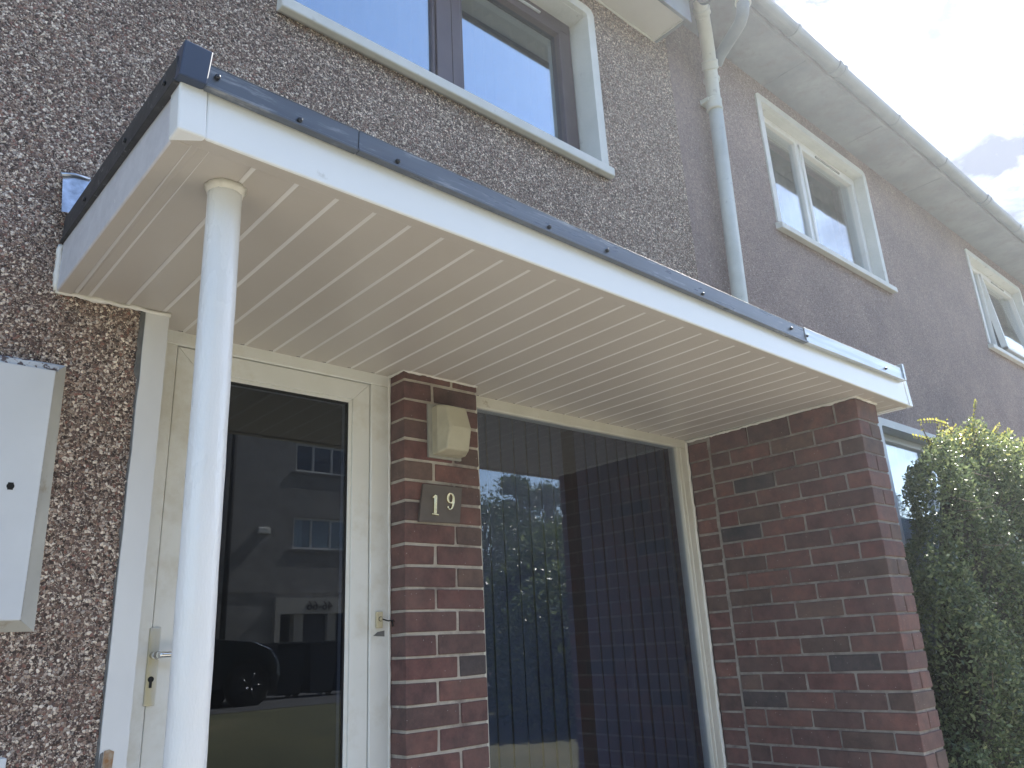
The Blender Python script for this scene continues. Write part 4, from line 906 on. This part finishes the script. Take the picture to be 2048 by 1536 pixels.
tag(MB().box(8.0, 8.34, D, D+.12, 2.26, 2.42).build('alarm_box', PAINT, bevel=.02), 'small pale alarm box on the wall of the flats across the road', 'alarm box')

# car ------------------------------------------------------------
CARP = surf('black_car_paint', (.010, .014, .020), None, 5, .12, 3, 0, .001, coat=1.0)
TYRE = surf('tyre_rubber', (.02, .02, .02), (.03, .03, .03), 9, .8, 60, .3, .003)
CGL = m_glass('car_glass', (.35, .36, .38), .05)
LAMPM = surf('headlamp_lens', (.5, .53, .55), (.7, .72, .75), 30, .1, 20, .2, .002, metal=.6)
car = thing('parked_car', 'dark parked car whose bonnet and front wheel are mirrored in the door glass', 'car', (2.85, -10.8, RZ))
prof = [(.85, .32), (.80, .55), (.82, .92), (.95, 1.05), (1.15, 1.62), (1.35, 1.68), (2.9, 1.66), (3.05, 1.60), (3.55, 1.12), (3.75, 1.06), (4.55, .98), (4.82, .86), (4.95, .66), (4.98, .45), (4.93, .28), (4.86, .24)]
def arch(cx, r=.42, n=9): return [(cx+r*math.cos(math.pi*k/n), .30+r*math.sin(math.pi*k/n)) for k in range(n+1)]
low = arch(4.47)+arch(1.65)
outl = prof+[(4.90, .30)]+low+[(1.2, .30)]
b = MB(); yc = -10.85
def sec_y(side, s): # slight tumblehome: upper body narrower
    return [(x, yc+side*(.86-(.13*max(0, (z-.95)/.75))-(.05 if z < .35 else 0))*s, RZ+z-.03) for x, z in outl]
S = [sec_y(-1, .90), sec_y(-1, 1.0), sec_y(1, 1.0), sec_y(1, .90)]
# shrink the outer sections a little towards the middle for rounded edges
def shr(sec, k): return [((x-2.9)*k+2.9, y, (z-(RZ+.85))*k+RZ+.85) for x, y, z in sec]
S = [shr(S[1], .965), [(x, y*.0+yc-(.83), z) if False else (x, y+.03, z) for x, y, z in S[1]], [(x, y-.03, z) for x, y, z in S[2]], shr(S[2], .965)]
i0 = 0; nn = len(outl)
for s in S: b.v += s
for a in range(3):
    for k in range(nn): b.f.append((a*nn+k, a*nn+(k+1) % nn, (a+1)*nn+(k+1) % nn, (a+1)*nn+k)); b.m.append(0); b.sm.append(False)
b.f.append(tuple(range(nn))); b.f.append(tuple(3*nn+k for k in reversed(range(nn)))); b.m += [0, 0]; b.sm += [False, False]
part(b.build('body', CARP, bevel=.015, seg=2), car)
for side in (1, -1):
    for gx in ([(1.22, 1.02), (1.38, 1.56), (2.15, 1.58), (2.15, 1.04)], [(2.25, 1.04), (2.25, 1.58), (2.92, 1.56), (3.42, 1.08)]):
        q = MB(); yy = [yc+side*(.862-.03-(.13*max(0, (z-.95)/.75))*1) for x, z in gx]
        q.hexa([(x, y_+side*.006, RZ+z-.03) for (x, z), y_ in zip(gx, yy)]+[(x, y_-side*.02, RZ+z-.03) for (x, z), y_ in zip(gx, yy)]); part(q.build('side_window', CARP), car)
q = MB(); q.hexa([(3.10, yc-.62, RZ+1.56), (3.10, yc+.62, RZ+1.56), (3.52, yc+.70, RZ+1.12), (3.52, yc-.70, RZ+1.12), (3.08, yc-.62, RZ+1.52), (3.08, yc+.62, RZ+1.52), (3.50, yc+.70, RZ+1.08), (3.50, yc-.70, RZ+1.08)]); part(q.build('windscreen', CGL), car)
for side in (1, -1):
    q = MB(); q.hexa([(4.60, yc+side*.80, RZ+.72), (4.93, yc+side*.66, RZ+.70), (4.93, yc+side*.50, RZ+.70), (4.6, yc+side*.6, RZ+.72), (4.60, yc+side*.815, RZ+.88), (4.90, yc+side*.68, RZ+.82), (4.90, yc+side*.5, RZ+.83), (4.6, yc+side*.6, RZ+.89)])
    part(q.build('headlight', LAMPM, bevel=.01), car)
for side in (1, -1):
    for wx in (1.65, 4.47):
        q = MB(); y1 = yc+side*.84; y2 = yc+side*.62
        q.tube([(wx, y2, RZ+.30), (wx, y2+side*.02, RZ+.30), (wx, y1-side*.03, RZ+.30), (wx, y1, RZ+.30)], [.30, .335, .335, .29], 36); wh = part(q.build('wheel', TYRE), car)
        q = MB(); q.tube([(wx, y1-side*.01, RZ+.30), (wx, y1+side*.004, RZ+.30)], .21, 30)
        for k in range(5):
            an = 2*math.pi*k/5; q.tube([(wx+.04*math.cos(an), y1+side*.012, RZ+.30+.04*math.sin(an)), (wx+.19*math.cos(an), y1+side*.008, RZ+.30+.19*math.sin(an))], .018, 8)
        rim = q.build('rim', CHROME if k > 9 else surf('dark_alloy', (.10, .10, .11), None, 5, .3, 10, 0, .001, metal=.8)); rim.parent = wh; rim.location = -(wh.location+car.location)
for t in (0, 1):
    q = MB(); q.tube([(3.50, yc+.45-t*.7, RZ+1.13), (3.30, yc+.1-t*.6, RZ+1.36)], .009, 6); part(q.build('wiper', CHROME), car)
# bins
BINM = surf('dark_bin_plastic', (.015, .02, .03), (.022, .028, .036), 5, .45, 20, .05, .001)
def make_bin():
    r = thing('wheelie_bin', 'dark wheelie bin', 'bin', (0, 0, 0), 'wheelie bins across the road')
    q = MB(); q.hexa(((-.22, -.26, .06), (.22, -.26, .06), (.22, .24, .06), (-.22, .24, .06), (-.28, -.32, .90), (.28, -.32, .90), (.28, .32, .90), (-.28, .32, .90))); part(q.build('tub', BINM, bevel=.02, seg=2), r)
    q = MB(); q.box(-.30, .30, -.36, .36, .905, .95); q.tube([(-.26, -.38, .93), (.26, -.38, .93)], .018, 8); part(q.build('lid', BINM, bevel=.015, seg=2), r)
    for sx in (-.24, .24):
        q = MB(); q.tube([(sx-.025, -.27, .10), (sx+.025, -.27, .10)], .10, 18); part(q.build('wheel', TYRE), r)
    return r
b0_ = make_bin()
labs = ['dark wheelie bin nearest the front of the parked car, seen reflected', 'dark wheelie bin in the middle of the row of three, seen reflected', 'dark wheelie bin with a white number 5, farthest from the parked car']
for i, (bx, by) in enumerate(((5.75, -11.5), (6.35, -11.45), (6.95, -11.35))):
    o = b0_ if i == 0 else copy_tree(b0_)
    o.location = (bx, by, RZ); o['label'] = labs[i]; last = o
fc = bpy.data.curves.new('n5', 'FONT'); fc.body = '5'; fc.size = .28; fc.extrude = .003
fo = bpy.data.objects.new('tmp', fc); COL.objects.link(fo); bpy.context.view_layer.update(); tm = bpy.data.meshes.new_from_object(fo); bpy.data.objects.remove(fo)
tm.materials.clear(); tm.materials.append(METER); to = bpy.data.objects.new('number', tm); COL.objects.link(to); to.parent = last; to.rotation_euler = (R(90), 0, R(180)); to.location = (.02, .318, .48)

# trees and bush
def tree(name, label, x, y, z0, h, r, n, seedv, cat='tree', mesh=None):
    random.seed(seedv); t = thing(name, label, cat, (x, y, z0), 'trees across the road' if cat == 'tree' else None)
    m = MB(); m.tube([(x, y, z0-.1), (x+.1, y, z0+h*.3), (x-.05, y+.1, z0+h*.6), (x, y, z0+h*.95)], [.18, .14, .09, .03], 9)
    C_ = []
    for k in range(34):
        t_ = .10+.88*random.random(); a = random.uniform(0, 6.28); rr = r*math.sin(min(1, (1-t_)*1.5+.25)*math.pi/2)*random.uniform(.4, 1.0)
        e = v((x+rr*math.cos(a), y+rr*math.sin(a), z0+h*t_+rr*.25)); m.tube([(x, y, z0+h*t_*.8), tuple(e.lerp(v((x, y, z0+h*t_*.9)), .5)+v((0, 0, .1))), tuple(e)], [.05, .03, .01], 5); C_.append((e.x-x, e.y-y, e.z-z0))
    part(m.build('trunk', BARK), t)
    C_ = np.array(C_); idx = rng.integers(0, len(C_), n); P = C_[idx]+rng.normal(size=(n, 3))*np.array([r*.16, r*.16, r*.14])
    o = leaf_mesh('crown', P, .17, TREEL, .2, .45); o.parent = t
tl = [('tree', 'broad dark tree at the left end of the reflected row in the side window', 19.3, -22, 6.1, 2.6), ('tree', 'slender pointed tree in the middle of the reflected row', 21.9, -22.5, 7.5, 1.3), ('tree', 'bushy medium tree low in the reflected row', 20.8, -21, 5.0, 2.6), ('tree', 'tall thin tree with drooping sprays at the right of the reflected row', 23.4, -22.5, 7.3, 1.3), ('tree', 'wide dense tree at the far right of the reflected row', 25.6, -22.5, 5.7, 3.0)]
for i, (nm, lb, x, y, h, r) in enumerate(tl): tree(nm, lb, x, y, BZ, h, r, 12000, 20+i)
bs = thing('garden_bush', 'big dark rounded bush on the front lawn mirrored in the tinted side window', 'bush', (8.1, -6.4, gz(-6.4)))
q = rng.normal(size=(26000, 3)); q /= np.linalg.norm(q, axis=1)[:, None]; q *= (rng.uniform(.72, 1.03, 26000)[:, None])*np.array([1.85, 1.3, 1.55])+np.array([0, 0, 1.05]); q = q[q[:, 2] > .0]
q2 = rng.normal(size=(16000, 3)); q2 /= np.linalg.norm(q2, axis=1)[:, None]; q2 *= (rng.uniform(.72, 1.03, 16000)[:, None])*np.array([1.5, .9, 1.35]); q2 += np.array([6.65-8.1, -4.7+6.4, -1.25-gz(-6.4)]); q = np.concatenate([q, q2[q2[:, 2] > -.35]])
o = leaf_mesh('foliage', q, .09, HEDGE, .3, .5); o.parent = bs
m1 = MB(); m1.tube([(6.8, -4.8, GZ), (6.8, -4.8, -1.3), (6.8, -4.8, -.4)], [.6, .85, .4], 12); m1.tube([(8.1, -6.4, gz(-6.4)), (8.1, -6.4, -1.0), (8.1, -6.4, 0.), (8.1, -6.4, .4)], [.9, 1.25, 1.15, .5], 14); part(m1.build('inner_twigs', co_), bs)

# ================================================================ HAZE (thin even haze, added to stand in for lens glare)
hm = bpy.data.materials.new('glare_haze'); hm.use_nodes = True; hn, hl = hm.node_tree.nodes, hm.node_tree.links
hn.remove(hn['Principled BSDF']); pv_ = hn.new('ShaderNodeVolumePrincipled'); pv_.inputs['Density'].default_value = .0041; pv_.inputs['Anisotropy'].default_value = .68
pv_.inputs['Color'].default_value = (.86, .92, 1, 1); hl.new(pv_.outputs[0], hn['Material Output'].inputs['Volume'])
tag(MB().box(-420, 420, -420, 60, GZ-1.5, 8.2).build('glare_haze', hm), kind='stuff')
